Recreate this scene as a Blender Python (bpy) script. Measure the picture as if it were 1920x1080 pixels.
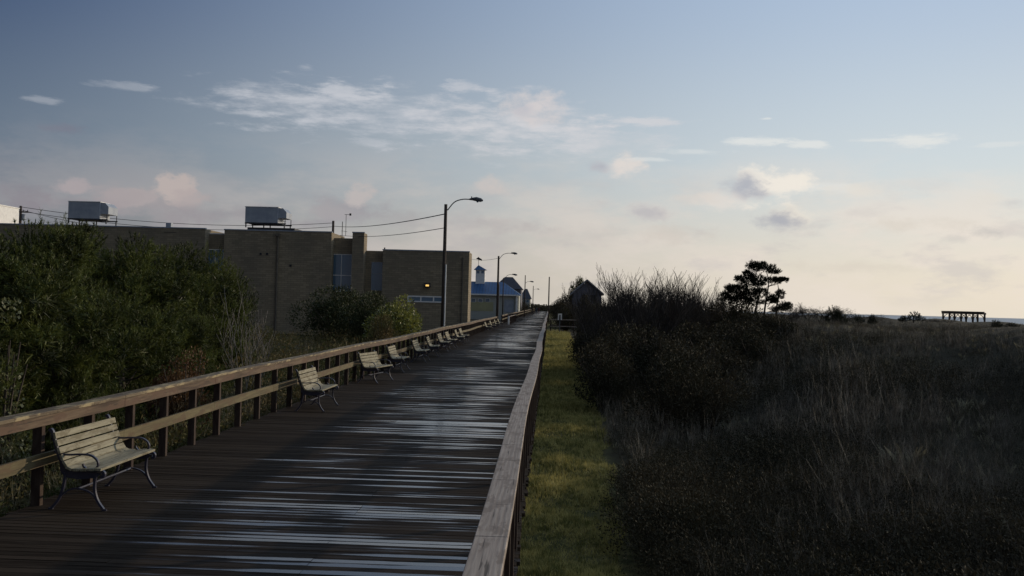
import bpy, math, random
import numpy as np
from mathutils import Vector, Matrix

C = bpy.context.scene
for o in list(bpy.data.objects): bpy.data.objects.remove(o)
R = math.radians
random.seed(7); rng = np.random.default_rng(7)

# ------------------------------------------------------------------ camera
F = 1900.0; CH = 2.35; ROLL = R(1.5); VPX, VPY = 1030.0, 573.0
Yc = Vector((VPX-960, -(VPY-540), -F)).normalized()
t_ = Vector((math.cos(ROLL), -math.sin(ROLL), 0)); Xc = (t_ - Yc*t_.dot(Yc)).normalized()
Zc = Xc.cross(Yc)
ROT = Matrix((Xc, Yc, Zc))
cam = bpy.data.cameras.new('camera'); cam_o = bpy.data.objects.new('camera', cam); C.collection.objects.link(cam_o)
cam_o.matrix_world = Matrix.Translation((0, 0, CH)) @ ROT.to_4x4()
cam.sensor_width = 36; cam.lens = 36*F/1920; cam.clip_start = .05; cam.clip_end = 20000
C.camera = cam_o
C.render.resolution_x, C.render.resolution_y = 1024, 576
def ray(px, py): return (ROT @ Vector((px-960, -(py-540), -F))).normalized()
def at(px, py, Y):                      # point seen at a photo pixel, Y metres down the boardwalk
    d = ray(px, py); k = Y/d.y; return Vector((d.x*k, Y, CH+d.z*k))
def on(px, py, z=0.0):                  # point seen at a photo pixel on the level z
    d = ray(px, py); k = (z-CH)/d.z; return Vector((d.x*k, d.y*k, z))

# ------------------------------------------------------------------ light and sky
SUN_AZ, SUN_EL = R(52), R(12.5)
sd = Vector((math.sin(SUN_AZ)*math.cos(SUN_EL), math.cos(SUN_AZ)*math.cos(SUN_EL), math.sin(SUN_EL)))
sl = bpy.data.lights.new('sun', 'SUN'); sl.energy = 2.2; sl.angle = R(.6); sl.color = (1, .83, .62)
so = bpy.data.objects.new('sun', sl); C.collection.objects.link(so)
so.rotation_euler = sd.to_track_quat('Z', 'Y').to_euler()
C.view_settings.view_transform = 'Standard'; C.view_settings.look = 'None'
C.view_settings.gamma = 1; C.view_settings.exposure = 0

class NT:
    """tiny node helper"""
    def __init__(s, nt): s.nt = nt
    def n(s, t, **k):
        nd = s.nt.nodes.new(t)
        for a, b in k.items(): setattr(nd, a, b)
        return nd
    def set(s, sock, v):
        if isinstance(v, bpy.types.NodeSocket): s.nt.links.new(v, sock)
        else: sock.default_value = v
    def m(s, op, a, b=0.0, c=0.0, clamp=False):
        nd = s.n('ShaderNodeMath', operation=op, use_clamp=clamp)
        s.set(nd.inputs[0], a); s.set(nd.inputs[1], b); s.set(nd.inputs[2], c); return nd.outputs[0]
    def ss(s, x, a, b):                 # smoothstep a..b -> 0..1
        nd = s.n('ShaderNodeMapRange', interpolation_type='SMOOTHSTEP')
        s.set(nd.inputs[0], x); nd.inputs[1].default_value = a; nd.inputs[2].default_value = b
        return nd.outputs[0]
    def mix(s, f, a, b, mode='MIX'):
        nd = s.n('ShaderNodeMix', data_type='RGBA', blend_type=mode)
        s.set(nd.inputs[0], f)
        for i, v in ((6, a), (7, b)):
            s.set(nd.inputs[i], v if isinstance(v, bpy.types.NodeSocket) else (*v, 1))
        return nd.outputs[2]
    def noise(s, vec, scale, detail=4, rough=.55, w=None):
        nd = s.n('ShaderNodeTexNoise'); s.set(nd.inputs['Vector'], vec)
        nd.inputs['Scale'].default_value = scale; nd.inputs['Detail'].default_value = detail
        nd.inputs['Roughness'].default_value = rough
        return nd.outputs[0]
    def comb(s, x, y, z=0.0):
        nd = s.n('ShaderNodeCombineXYZ'); s.set(nd.inputs[0], x); s.set(nd.inputs[1], y); s.set(nd.inputs[2], z); return nd.outputs[0]
    def sep(s, v):
        nd = s.n('ShaderNodeSeparateXYZ'); s.set(nd.inputs[0], v); return nd.outputs
    def mapv(s, v, sc):
        nd = s.n('ShaderNodeVectorMath', operation='MULTIPLY'); s.set(nd.inputs[0], v); nd.inputs[1].default_value = sc; return nd.outputs[0]

def lin(r, g, b):
    f = lambda c: (c/255/12.92) if c/255 <= .04045 else ((c/255+.055)/1.055)**2.4
    return (f(r), f(g), f(b))

W = bpy.data.worlds.new('World'); C.world = W; W.use_nodes = True
w = NT(W.node_tree); W.node_tree.nodes.clear()
STR = 0.1
def sky(r, g, b): return tuple(c/STR for c in lin(r, g, b))
out = w.n('ShaderNodeOutputWorld'); bg = w.n('ShaderNodeBackground'); bg.inputs[1].default_value = STR
W.node_tree.links.new(bg.outputs[0], out.inputs[0])
ns = w.n('ShaderNodeTexSky', sky_type='NISHITA', sun_disc=False)
ns.sun_elevation = SUN_EL; ns.sun_rotation = SUN_AZ; ns.air_density = 1.0; ns.dust_density = 2.0
tc = w.n('ShaderNodeTexCoord'); D = tc.outputs['Generated']
X, Y, Z = w.sep(D)
az = w.m('ARCTAN2', X, Y); el = w.m('ARCSINE', Z)
# air: veils of thin cloud over the clear sky, warm and bright towards the sun
toward = w.ss(az, -.68, .38)
behind = w.m('MULTIPLY', w.ss(w.m('ABSOLUTE', w.m('SUBTRACT', az, .75)), 1.15, 2.2), .85)
ehi = w.ss(el, .02, .36)
lo = w.mix(toward, sky(112, 113, 122), sky(230, 221, 205))
mid = w.mix(toward, sky(96, 112, 131), sky(207, 217, 221))
top = w.mix(toward, sky(38, 64, 106), sky(172, 192, 217))
g1 = w.mix(w.ss(el, .015, .155), lo, mid)
g2 = w.mix(w.ss(el, .10, .33), g1, top)
base = w.mix(.95, ns.outputs[0], g2)
base = w.mix(behind, base, sky(62, 72, 90))
# clouds
azel = w.comb(az, el)
wob = w.m('SUBTRACT', w.noise(w.mapv(azel, (30, 52, 1)), 1.0, 7, .62), .5)
wob2 = w.m('SUBTRACT', w.noise(w.mapv(azel, (22, 90, 1)), 1.0, 6, .65), .5)
def cpos(px, py):
    d = ray(px, py); return math.atan2(d.x, d.y), math.asin(d.z)
col = base
def cloud(col, px, py, rx, ry, c, amt, kind=0, soft=.7):
    a, e = cpos(px, py); rx /= F; ry /= F
    dx = w.m('DIVIDE', w.m('SUBTRACT', az, a), rx); dy = w.m('DIVIDE', w.m('SUBTRACT', el, e), ry)
    d = w.m('SQRT', w.m('ADD', w.m('MULTIPLY', dx, dx), w.m('MULTIPLY', dy, dy)))
    d = w.m('SUBTRACT', w.m('SUBTRACT', 1.0, d), w.m('MULTIPLY', wob2 if kind else wob, -2.9 if kind else -2.6))
    f = w.m('MULTIPLY', w.ss(d, 0.0, soft), amt)
    return w.mix(f, col, sky(*c))
# broad hazy bank low down
bank = w.noise(w.mapv(azel, (6, 17, 1)), 1.0, 7, .6)
bf = w.m('MULTIPLY', w.m('MULTIPLY', w.ss(bank, .40, .60), w.ss(el, .18, .07)), .62)
col = w.mix(bf, col, w.mix(toward, sky(152, 151, 156), sky(236, 224, 212)))
bank2 = w.noise(w.mapv(w.comb(w.m('ADD', az, 3.3), el), (11, 30, 1)), 1.0, 7, .6)
bf = w.m('MULTIPLY', w.m('MULTIPLY', w.ss(bank2, .50, .68), w.m('MULTIPLY', w.ss(el, .15, .06), w.ss(el, .0, .03))), .5)
col = w.mix(bf, col, w.mix(toward, sky(136, 134, 144), sky(200, 194, 192)))
# long wispy band
for (px, py, rx, ry, a, so_) in ((560, 195, 210, 50, .72, 1.3), (760, 218, 290, 62, .78, 1.4), (960, 240, 230, 66, .78, 1.4), (1110, 262, 180, 40, .6, 1.3),
                             (640, 168, 110, 18, .7, .8), (860, 165, 60, 14, .7, .8), (1190, 228, 110, 14, .7, .8), (690, 265, 60, 14, .35, .9),
                             (230, 162, 70, 9, .3, .9), (85, 188, 34, 7, .32, .8), (575, 127, 22, 7, .3, .9),
                             (990, 162, 50, 7, .4, .8), (460, 212, 70, 9, .4, .9)):
    col = cloud(col, px, py, rx, ry, (196, 199, 206) if px < 900 else (212, 211, 214), a, 1, so_)
for (px, py, rx, ry, a) in ((1400, 266, 80, 11, .8), (1510, 271, 50, 9, .8), (1730, 262, 75, 15, .9), (1640, 263, 50, 5, .6), (1560, 352, 60, 12, .5), (1300, 285, 80, 7, .4),
                            (1880, 270, 60, 6, .4), (1440, 222, 14, 3, .6), (1220, 300, 80, 6, .5)):
    col = cloud(col, px, py, rx, ry, (226, 228, 226), a, 1, .8)
# cumulus puffs: lit body and shaded side
for (px, py, rx, ry, c, a, so_) in ((1005, 200, 70, 42, (212, 206, 206), .9, .9), (982, 205, 30, 18, (188, 188, 196), .6, 1),
        (1160, 309, 56, 28, (224, 216, 210), .9, .8), (1130, 312, 34, 20, (172, 174, 184), .8, 1),
        (1445, 348, 84, 42, (240, 233, 222), .95, .7), (1398, 350, 58, 27, (172, 176, 186), .9, 1), (1428, 366, 44, 16, (176, 178, 186), .8, 1),
        (1600, 354, 70, 20, (228, 222, 212), .7, .9), (1345, 378, 50, 28, (228, 220, 212), .7, 1),
        (1485, 404, 66, 26, (236, 227, 213), .8, 1), (1462, 414, 54, 26, (172, 174, 182), .9, 1),
        (1222, 392, 56, 24, (216, 208, 202), .6, 1), (1215, 396, 46, 20, (182, 180, 184), .7, 1), (922, 350, 40, 24, (202, 194, 190), .8, .9), (1158, 412, 30, 10, (214, 206, 198), .5, 1),
        (1860, 436, 40, 14, (190, 187, 184), .6, 1), (1790, 448, 30, 9, (196, 192, 188), .4, 1), (1900, 380, 36, 14, (200, 198, 198), .5, 1),
        (290, 384, 135, 40, (156, 151, 154), .85, .8), (328, 354, 46, 34, (186, 174, 170), .9, .5), (250, 368, 60, 24, (172, 163, 163), .85, .6), (355, 372, 40, 22, (176, 165, 164), .8, .6), (138, 350, 40, 20, (172, 162, 164), .8, .6), (130, 380, 110, 18, (146, 138, 144), .6, 1),
        (650, 392, 100, 36, (156, 153, 158), .8, .9), (670, 368, 44, 24, (188, 181, 179), .9, .6), (760, 410, 120, 22, (164, 160, 162), .5, 1),
        (125, 242, 46, 12, (124, 122, 136), .5, 1), (1060, 440, 170, 26, (194, 186, 182), .4, 1.2), (40, 370, 70, 36, (136, 130, 138), .6, 1), (420, 400, 150, 24, (150, 145, 150), .6, 1), (225, 364, 80, 30, (164, 156, 158), .7, .9), (620, 398, 60, 22, (166, 162, 164), .7, .8), (560, 420, 90, 16, (148, 144, 150), .6, 1), (1300, 372, 60, 20, (218, 210, 202), .5, 1), (1860, 372, 60, 22, (226, 220, 210), .5, 1), (940, 420, 120, 20, (176, 170, 170), .5, 1), (1250, 440, 120, 22, (206, 197, 188), .5, 1), (1700, 420, 120, 18, (214, 206, 194), .5, 1), (1620, 500, 150, 16, (212, 203, 190), .4, 1)):
    col = cloud(col, px, py, rx, ry, c, a, 0, so_)
W.node_tree.links.new(col, bg.inputs[0])
W.cycles.sampling_method = 'MANUAL'; W.cycles.sample_map_resolution = 512

# ------------------------------------------------------------------ builders
class MB:
    def __init__(s): s.v = []; s.f = []; s.arr = []
    def box(s, a, b, jit=None):
        x0, y0, z0 = a; x1, y1, z1 = b; n = len(s.v)
        s.v += [(x0,y0,z0),(x1,y0,z0),(x1,y1,z0),(x0,y1,z0),(x0,y0,z1),(x1,y0,z1),(x1,y1,z1),(x0,y1,z1)]
        s.f += [tuple(n+i for i in q) for q in ((0,3,2,1),(4,5,6,7),(0,1,5,4),(1,2,6,5),(2,3,7,6),(3,0,4,7))]
        return s
    def prism(s, poly, axis, a, b):       # polygon (u,w) extruded along axis from a to b
        n = len(s.v); k = len(poly)
        for t in (a, b):
            for (u, q) in poly:
                s.v.append({'y': (u, t, q), 'x': (t, u, q), 'z': (u, q, t)}[axis])
        s.f.append(tuple(range(n, n+k))); s.f.append(tuple(reversed(range(n+k, n+2*k))))
        for i in range(k):
            j = (i+1) % k; s.f.append((n+i, n+k+i, n+k+j, n+j))
        return s
    def tube(s, pts, rad, sides=8, cap=True, ell=None):
        pts = [Vector(p) for p in pts]; n0 = len(s.v)
        if not hasattr(rad, '__len__'): rad = [rad]*len(pts)
        up = Vector((0, 1, 0)) if ell else None; prev = None
        for i, p in enumerate(pts):
            d = (pts[min(i+1, len(pts)-1)]-pts[max(i-1, 0)]).normalized()
            if ell: a = Vector((0, 1, 0)) if abs(d.y) < .9 else Vector((1, 0, 0))
            elif prev is not None: a = prev
            else: a = Vector((0, 0, 1)) if abs(d.z) < .8 else Vector((1, 0, 0))
            a = (a-d*a.dot(d)).normalized(); b = d.cross(a); prev = a
            for k in range(sides):
                t = 2*math.pi*(k+.5)/sides; e = ell if ell else 1
                q = p + a*math.cos(t)*rad[i]*e + b*math.sin(t)*rad[i]; s.v.append(tuple(q))
        for i in range(len(pts)-1):
            for k in range(sides):
                k2 = (k+1) % sides; a = n0+i*sides
                s.f.append((a+k, a+k2, a+sides+k2, a+sides+k))
        if cap:
            s.f.append(tuple(reversed(range(n0, n0+sides)))); e = n0+(len(pts)-1)*sides
            s.f.append(tuple(range(e, e+sides)))
        return s
    def tri(s, V):                        # V: (N,k,3) loose polygons
        s.arr.append(np.asarray(V, dtype=np.float32)); return s
    def build(s, name, mat, parent=None, smooth=False, bevel=0):
        me = bpy.data.meshes.new(name)
        if s.arr:
            k = s.arr[0].shape[1]; V = np.concatenate(s.arr); nf = len(V)
            base = np.array(s.v, dtype=np.float32).reshape(-1, 3); n0 = len(base)
            allv = np.concatenate([base, V.reshape(-1, 3)])
            li = [i for f in s.f for i in f]; cnt = [len(f) for f in s.f]
            loops = np.concatenate([np.array(li, dtype=np.int32), np.arange(nf*k, dtype=np.int32)+n0])
            cnts = np.array(cnt+[k]*nf, dtype=np.int32); st = np.concatenate([[0], np.cumsum(cnts)[:-1]]).astype(np.int32)
            me.vertices.add(len(allv)); me.vertices.foreach_set('co', allv.ravel())
            me.loops.add(len(loops)); me.loops.foreach_set('vertex_index', loops)
            me.polygons.add(len(cnts)); me.polygons.foreach_set('loop_start', st); me.polygons.foreach_set('loop_total', cnts)
            me.update(calc_edges=True)
        else:
            me.from_pydata(s.v, [], s.f); me.update()
        if smooth: me.polygons.foreach_set('use_smooth', [True]*len(me.polygons))
        me.materials.append(mat)
        o = bpy.data.objects.new(name, me); C.collection.objects.link(o)
        if parent: o.parent = parent
        if bevel:
            b = o.modifiers.new('bevel', 'BEVEL'); b.width = bevel; b.segments = 1; b.limit_method = 'ANGLE'
        return o
def tag(o, label=None, cat=None, group=None, kind=None):
    for k, v in (('label', label), ('category', cat), ('group', group), ('kind', kind)):
        if v: o[k] = v
    return o
def empty(name, loc=(0, 0, 0), rz=0, label=None, cat=None, group=None):
    o = bpy.data.objects.new(name, None); C.collection.objects.link(o); o.location = loc; o.rotation_euler = (0, 0, rz)
    o.empty_display_size = .2
    return tag(o, label, cat, group)
def copy_tree(o, parent=None):
    c = o.copy(); C.collection.objects.link(c)
    if parent: c.parent = parent
    for ch in list(o.children): copy_tree(ch, c)
    return c

# ------------------------------------------------------------------ materials
def mat(name, c1, c2=None, rough=.8, scale=4, stretch=(1, 1, 1), spec=.3, metal=0, bump=0, bscale=None, detail=5, lo=.35, hi=.65, coord='Object', trans=0, worldc=False):
    m = bpy.data.materials.new(name); m.use_nodes = True; n = NT(m.node_tree); p = m.node_tree.nodes['Principled BSDF']
    p.inputs['Roughness'].default_value = rough; p.inputs['Specular IOR Level'].default_value = spec; p.inputs['Metallic'].default_value = metal
    if worldc: v = n.n('ShaderNodeNewGeometry').outputs['Position']
    else: v = n.n('ShaderNodeTexCoord').outputs[coord]
    v = n.mapv(v, stretch)
    if c2:
        f = n.ss(n.noise(v, scale, detail, .6), lo, hi); colr = n.mix(f, c1, c2); n.set(p.inputs['Base Color'], colr)
    else: p.inputs['Base Color'].default_value = (*c1, 1)
    if bump:
        b = n.n('ShaderNodeBump'); b.inputs['Strength'].default_value = bump; b.inputs['Distance'].default_value = .01
        n.set(b.inputs['Height'], n.noise(v, bscale or scale*3, 6, .65)); n.set(p.inputs['Normal'], b.outputs[0])
    if trans:
        t = n.n('ShaderNodeBsdfTranslucent'); ms = n.n('ShaderNodeMixShader'); ms.inputs[0].default_value = trans
        n.set(t.inputs[0], colr if c2 else (*c1, 1))
        m.node_tree.links.new(p.outputs[0], ms.inputs[1]); m.node_tree.links.new(t.outputs[0], ms.inputs[2])
        m.node_tree.links.new(ms.outputs[0], m.node_tree.nodes['Material Output'].inputs[0])
    return m

def wood_mat(name, c1, c2, c3, grain=(22, .9, 22), patch=1.2, spec=.25, rough=.75):
    m = bpy.data.materials.new(name); m.use_nodes = True; n = NT(m.node_tree); p = m.node_tree.nodes['Principled BSDF']
    v = n.n('ShaderNodeNewGeometry').outputs['Position']
    gv = n.mapv(v, grain)
    warp = n.noise(n.mapv(v, (3, 1.2, 3)), 1.5, 3)
    g = n.noise(gv, 2.0, 6, .65)
    wv = n.n('ShaderNodeTexWave', wave_type='BANDS', bands_direction='X'); wv.inputs['Scale'].default_value = 1.0
    wv.inputs['Distortion'].default_value = 14; wv.inputs['Detail'].default_value = 3; wv.inputs['Detail Scale'].default_value = .35
    n.set(wv.inputs['Vector'], n.mapv(v, (9, .55, 9)))
    f = n.m('ADD', n.m('MULTIPLY', g, .85), n.m('MULTIPLY', wv.outputs[0], .15))
    col = n.mix(n.ss(f, .3, .72), c1, c2)
    pf = n.ss(n.noise(n.mapv(v, (7, 1.9, 7)), patch, 5, .65), .50, .60)
    col = n.mix(pf, col, c3)
    cr = n.ss(n.noise(n.mapv(v, (60, 1.6, 60)), 1.2, 3, .5), .64, .7)
    col = n.mix(n.m('MULTIPLY', cr, .7), col, (.02, .016, .012))
    n.set(p.inputs['Base Color'], col); p.inputs['Roughness'].default_value = rough; p.inputs['Specular IOR Level'].default_value = spec
    b = n.n('ShaderNodeBump'); b.inputs['Strength'].default_value = .5; b.inputs['Distance'].default_value = .006
    n.set(b.inputs['Height'], f); n.set(p.inputs['Normal'], b.outputs[0])
    return m

M = {}
M['rail_left'] = wood_mat('rail_left', (.08, .055, .036), (.20, .155, .095), (.34, .27, .15))
M['rail_side'] = wood_mat('rail_side', (.055, .034, .022), (.16, .11, .068), (.11, .066, .042))
M['mid'] = wood_mat('mid', (.09, .07, .035), (.16, .13, .065), (.11, .075, .04))
M['rail_right'] = wood_mat('rail_right', (.26, .21, .17), (.42, .35, .285), (.24, .19, .15))
M['post'] = mat('post', (.034, .019, .014), (.065, .044, .031), .85, 6, (3, 3, .6))
M['pile'] = mat('pile', (.05, .035, .025), (.09, .07, .05), .9, 5)
M['slat'] = wood_mat('slat', (.21, .185, .125), (.31, .28, .19), (.17, .145, .09), grain=(26, 1.6, 26), patch=2.0)
M['iron'] = mat('iron', (.022, .024, .045), (.035, .032, .05), .38, 12, spec=.55, bump=.15)
M['brick'] = None
M['pipe'] = mat('pipe', (.10, .085, .065), (.14, .12, .09), .6, 2)
M['white'] = mat('white', (.8, .79, .75), (.7, .69, .66), .6, 3)
M['metal_gray'] = mat('metal_gray', (.27, .30, .35), (.34, .37, .41), .5, 1.2, spec=.4)
M['metal_dark'] = mat('metal_dark', (.03, .03, .035), None, .55)
M['glass'] = mat('glass', (.09, .16, .23), None, .1, spec=.8)  # blue base colour stands in for sky reflected in the panes
M['pole_wood'] = mat('pole_wood', (.05, .038, .03), (.085, .065, .05), .9, 5, (4, 4, .4))
M['pole_metal'] = mat('pole_metal', (.12, .12, .13), (.17, .17, .18), .5, 3, spec=.5)
M['lamp'] = mat('lamp', (.09, .09, .10), None, .4, spec=.5)
M['blue_roof'] = None
M['siding'] = mat('siding', (.42, .42, .36), (.34, .35, .32), .8, .6, (1, 1, 14))
M['cream'] = mat('cream', (.42, .40, .22), (.36, .34, .2), .8, .5)
M['shingle'] = mat('shingle', (.05, .05, .06), (.08, .08, .09), .9, 2.5, (1, 1, 6))
M['shingle_pale'] = mat('shingle_pale', (.16, .16, .17), (.22, .22, .23), .9, 2.5, (1, 1, 6))
M['gray_wall'] = mat('gray_wall', (.10, .10, .12), (.14, .14, .16), .85, 1.2, (.5, .5, 10))
M['bark'] = mat('bark', (.045, .035, .028), (.09, .075, .06), .95, 9, (1, 1, .4))
M['bark_pale'] = mat('bark_pale', (.13, .12, .11), (.24, .22, .20), .9, 8)
M['pine'] = mat('pine', (.022, .028, .009), (.13, .15, .035), .55, 1.6, trans=.22, worldc=True, spec=.2)
M['pine_dark'] = mat('pine_dark', (.016, .022, .012), (.030, .036, .018), .7, 1.0, trans=.12, worldc=True, spec=.15)
M['shrub_dark'] = mat('shrub_dark', (.03, .038, .015), (.075, .085, .03), .6, 2.5, trans=.15, worldc=True, spec=.2)
M['leaf_bright'] = mat('leaf_bright', (.06, .075, .018), (.32, .32, .07), .45, 5, trans=.3, worldc=True, spec=.4)
M['leaf_pale'] = mat('leaf_pale', (.09, .105, .045), (.18, .18, .08), .45, 3, trans=.25, worldc=True, spec=.4)
M['leaf_red'] = mat('leaf_red', (.10, .045, .022), (.15, .085, .035), .7, 1.6, trans=.25, worldc=True)
M['scrub'] = mat('scrub', (.06, .075, .022), (.17, .125, .055), .75, .5, trans=.2, worldc=True, spec=.15)
M['dune_leaf'] = mat('dune_leaf', (.035, .034, .02), (.08, .068, .042), .8, .35, trans=.1, worldc=True, spec=.1)
M['twig'] = mat('twig', (.06, .05, .036), (.40, .345, .26), .85, 5, worldc=True, spec=.15)
M['twig_dark'] = mat('twig_dark', (.06, .05, .042), (.11, .095, .08), .9, .8, worldc=True, spec=.1)
M['straw'] = mat('straw', (.10, .09, .055), (.46, .42, .28), .7, 4, trans=.3, worldc=True, spec=.2)
M['lawn'] = mat('lawn', (.13, .14, .04), (.58, .50, .19), .7, 5, trans=.3, worldc=True, spec=.15)
M['skin'] = mat('skin', (.4, .25, .18), None, .6)
M['cloth_dark'] = mat('cloth_dark', (.02, .02, .035), None, .85)
M['cloth_jeans'] = mat('cloth_jeans', (.03, .04, .08), None, .85)
M['cloth_red'] = mat('cloth_red', (.10, .03, .04), None, .85)
M['hair'] = mat('hair', (.02, .014, .01), None, .7)

def ground_mat():
    m = bpy.data.materials.new('ground'); m.use_nodes = True; n = NT(m.node_tree); p = m.node_tree.nodes['Principled BSDF']
    v = n.n('ShaderNodeNewGeometry').outputs['Position']; x, y, z = n.sep(v)
    f = n.ss(n.noise(v, .5, 6, .65), .35, .7)
    soil = n.mix(f, (.035, .03, .018), (.06, .052, .03))
    sand = n.mix(f, (.30, .26, .2), (.38, .34, .27))
    lawn = n.mix(n.ss(n.noise(v, 2.2, 6, .7), .35, .65), (.05, .055, .02), (.16, .14, .055))
    col = n.mix(n.m('MULTIPLY', n.ss(x, -.6, -.2), n.ss(n.m('ADD', x, n.m('MULTIPLY', n.noise(v, .8, 3), .9)), 2.3, 1.5)), soil, lawn)
    col = n.mix(n.ss(x, 60, 75), col, sand)
    n.set(p.inputs['Base Color'], col); p.inputs['Roughness'].default_value = .95; p.inputs['Specular IOR Level'].default_value = .1
    b = n.n('ShaderNodeBump'); b.inputs['Strength'].default_value = .8; b.inputs['Distance'].default_value = .05
    n.set(b.inputs['Height'], n.noise(v, 6, 6, .7)); n.set(p.inputs['Normal'], b.outputs[0])
    return m

PITCH = .135; DL, DR = -5.66, -.235
def deck_mat():
    m = bpy.data.materials.new('deck'); m.use_nodes = True; n = NT(m.node_tree); p = m.node_tree.nodes['Principled BSDF']
    v = n.n('ShaderNodeNewGeometry').outputs['Position']; x, y, z = n.sep(v)
    idn = n.m('FLOOR', n.m('DIVIDE', y, PITCH))
    wn = n.n('ShaderNodeTexWhiteNoise', noise_dimensions='1D'); n.set(wn.inputs['W'], idn); r = wn.outputs[0]
    wn2 = n.n('ShaderNodeTexWhiteNoise', noise_dimensions='1D'); n.set(wn2.inputs['W'], n.m('ADD', idn, 313.7)); r2 = wn2.outputs[0]
    gr = n.noise(n.mapv(v, (1.2, 30, 30)), 1.6, 6, .65)
    c = n.mix(r, (.013, .009, .006), (.052, .039, .028))
    c = n.mix(n.ss(gr, .35, .75), c, (.055, .043, .032))
    c = n.mix(n.m('MULTIPLY', n.ss(gr, .38, .3), .7), c, (.012, .009, .007))
    # worn walking lanes
    def lane(cx, w_):
        d = n.m('ABSOLUTE', n.m('SUBTRACT', n.m('ADD', x, n.m('MULTIPLY', n.m('SUBTRACT', n.noise(v, .25, 2), .5), 1.2)), cx))
        return n.ss(d, w_, w_*.2)
    ln = n.m('MAXIMUM', lane(-1.75, .5), lane(-2.9, .45))
    c = n.mix(n.m('MULTIPLY', ln, .22), c, (.014, .014, .017))
    # water lying on single boards, in patches along the walk
    xe = n.m('ADD', x, n.m('MULTIPLY', n.m('SUBTRACT', r, .5), 1.6))
    edge = n.m('MULTIPLY', n.ss(xe, -5.2, -3.0), n.ss(xe, .6, -1.8))
    pv = n.comb(n.m('MULTIPLY', x, .28), n.m('MULTIPLY', y, .16), 3.0)
    patch = n.noise(pv, 1.0, 3, .55)
    bv = n.comb(n.m('MULTIPLY', x, .8), n.m('MULTIPLY', idn, 7.31), 0.0)
    bn = n.noise(bv, 1.0, 2, .4)
    far = n.m('MULTIPLY', n.ss(y, 18, 50), -.035)
    s = n.m('ADD', n.m('ADD', n.m('MULTIPLY', patch, 1.35), n.m('MULTIPLY', bn, .6)), n.m('ADD', n.m('MULTIPLY', r2, .5), far))
    s = n.m('SUBTRACT', s, n.m('MULTIPLY', n.m('SUBTRACT', 1.0, edge), .5))
    fr = n.m('ABSOLUTE', n.m('SUBTRACT', n.m('FRACT', n.m('DIVIDE', y, PITCH)), n.m('ADD', .3, n.m('MULTIPLY', r, .4))))
    s = n.m('SUBTRACT', s, n.m('MULTIPLY', fr, n.m('MULTIPLY', n.ss(y, 60, 25), .5)))
    br_ = n.noise(n.mapv(v, (5.0, 22, 1)), 1.0, 4, .6)
    s = n.m('ADD', s, n.m('MULTIPLY', n.m('SUBTRACT', br_, .5), .16))
    wet = n.ss(s, 1.23, 1.31); damp = n.ss(s, 1.0, 1.30)
    rough = n.m('SUBTRACT', .72, n.m('MULTIPLY', damp, .25)); rough = n.m('SUBTRACT', rough, n.m('MULTIPLY', wet, .31))
    n.set(p.inputs['Roughness'], rough)
    n.set(p.inputs['Specular IOR Level'], n.m('ADD', .02, n.m('ADD', n.m('MULTIPLY', damp, .035), n.m('MULTIPLY', wet, 1.0))))
    n.set(p.inputs['Base Color'], n.mix(n.m('MULTIPLY', damp, .45), c, (.018, .016, .016)))
    b = n.n('ShaderNodeBump'); b.inputs['Distance'].default_value = .004
    n.set(b.inputs['Strength'], n.m('SUBTRACT', .6, n.m('MULTIPLY', wet, .5)))
    n.set(b.inputs['Height'], gr); n.set(p.inputs['Normal'], b.outputs[0])
    return m

def brick_mat():
    m = bpy.data.materials.new('brick'); m.use_nodes = True; n = NT(m.node_tree); p = m.node_tree.nodes['Principled BSDF']
    v = n.n('ShaderNodeNewGeometry').outputs['Position']; x, y, z = n.sep(v)
    vv = n.comb(n.m('ADD', x, y), z, 0)
    br = n.n('ShaderNodeTexBrick'); n.set(br.inputs['Vector'], vv); br.inputs['Scale'].default_value = 1.0
    br.inputs['Brick Width'].default_value = .6; br.inputs['Row Height'].default_value = .2; br.inputs['Mortar Size'].default_value = .012
    br.inputs['Color1'].default_value = (.24, .195, .13, 1); br.inputs['Color2'].default_value = (.33, .27, .18, 1); br.inputs['Mortar'].default_value = (.16, .135, .10, 1)
    st = n.ss(n.noise(n.mapv(v, (.5, .5, .25)), 1.0, 5), .3, .8)
    n.set(p.inputs['Base Color'], n.mix(n.m('MULTIPLY', st, .55), br.outputs[0], (.13, .115, .095)))
    p.inputs['Roughness'].default_value = .9; p.inputs['Specular IOR Level'].default_value = .15
    return m
def roof_mat():
    m = bpy.data.materials.new('blue_roof'); m.use_nodes = True; n = NT(m.node_tree); p = m.node_tree.nodes['Principled BSDF']
    v = n.n('ShaderNodeNewGeometry').outputs['Position']; x, y, z = n.sep(v)
    w_ = n.m('FRACT', n.m('MULTIPLY', x, 1.6)); seam = n.ss(w_, .16, .06)
    c = n.mix(n.ss(n.noise(v, .6, 4), .3, .7), (.018, .08, .20), (.03, .11, .25))
    n.set(p.inputs['Base Color'], n.mix(seam, c, (.012, .032, .065))); p.inputs['Roughness'].default_value = .45
    return m
M['brick'] = brick_mat(); M['blue_roof'] = roof_mat(); M['deck'] = deck_mat(); M['ground'] = ground_mat()

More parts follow.
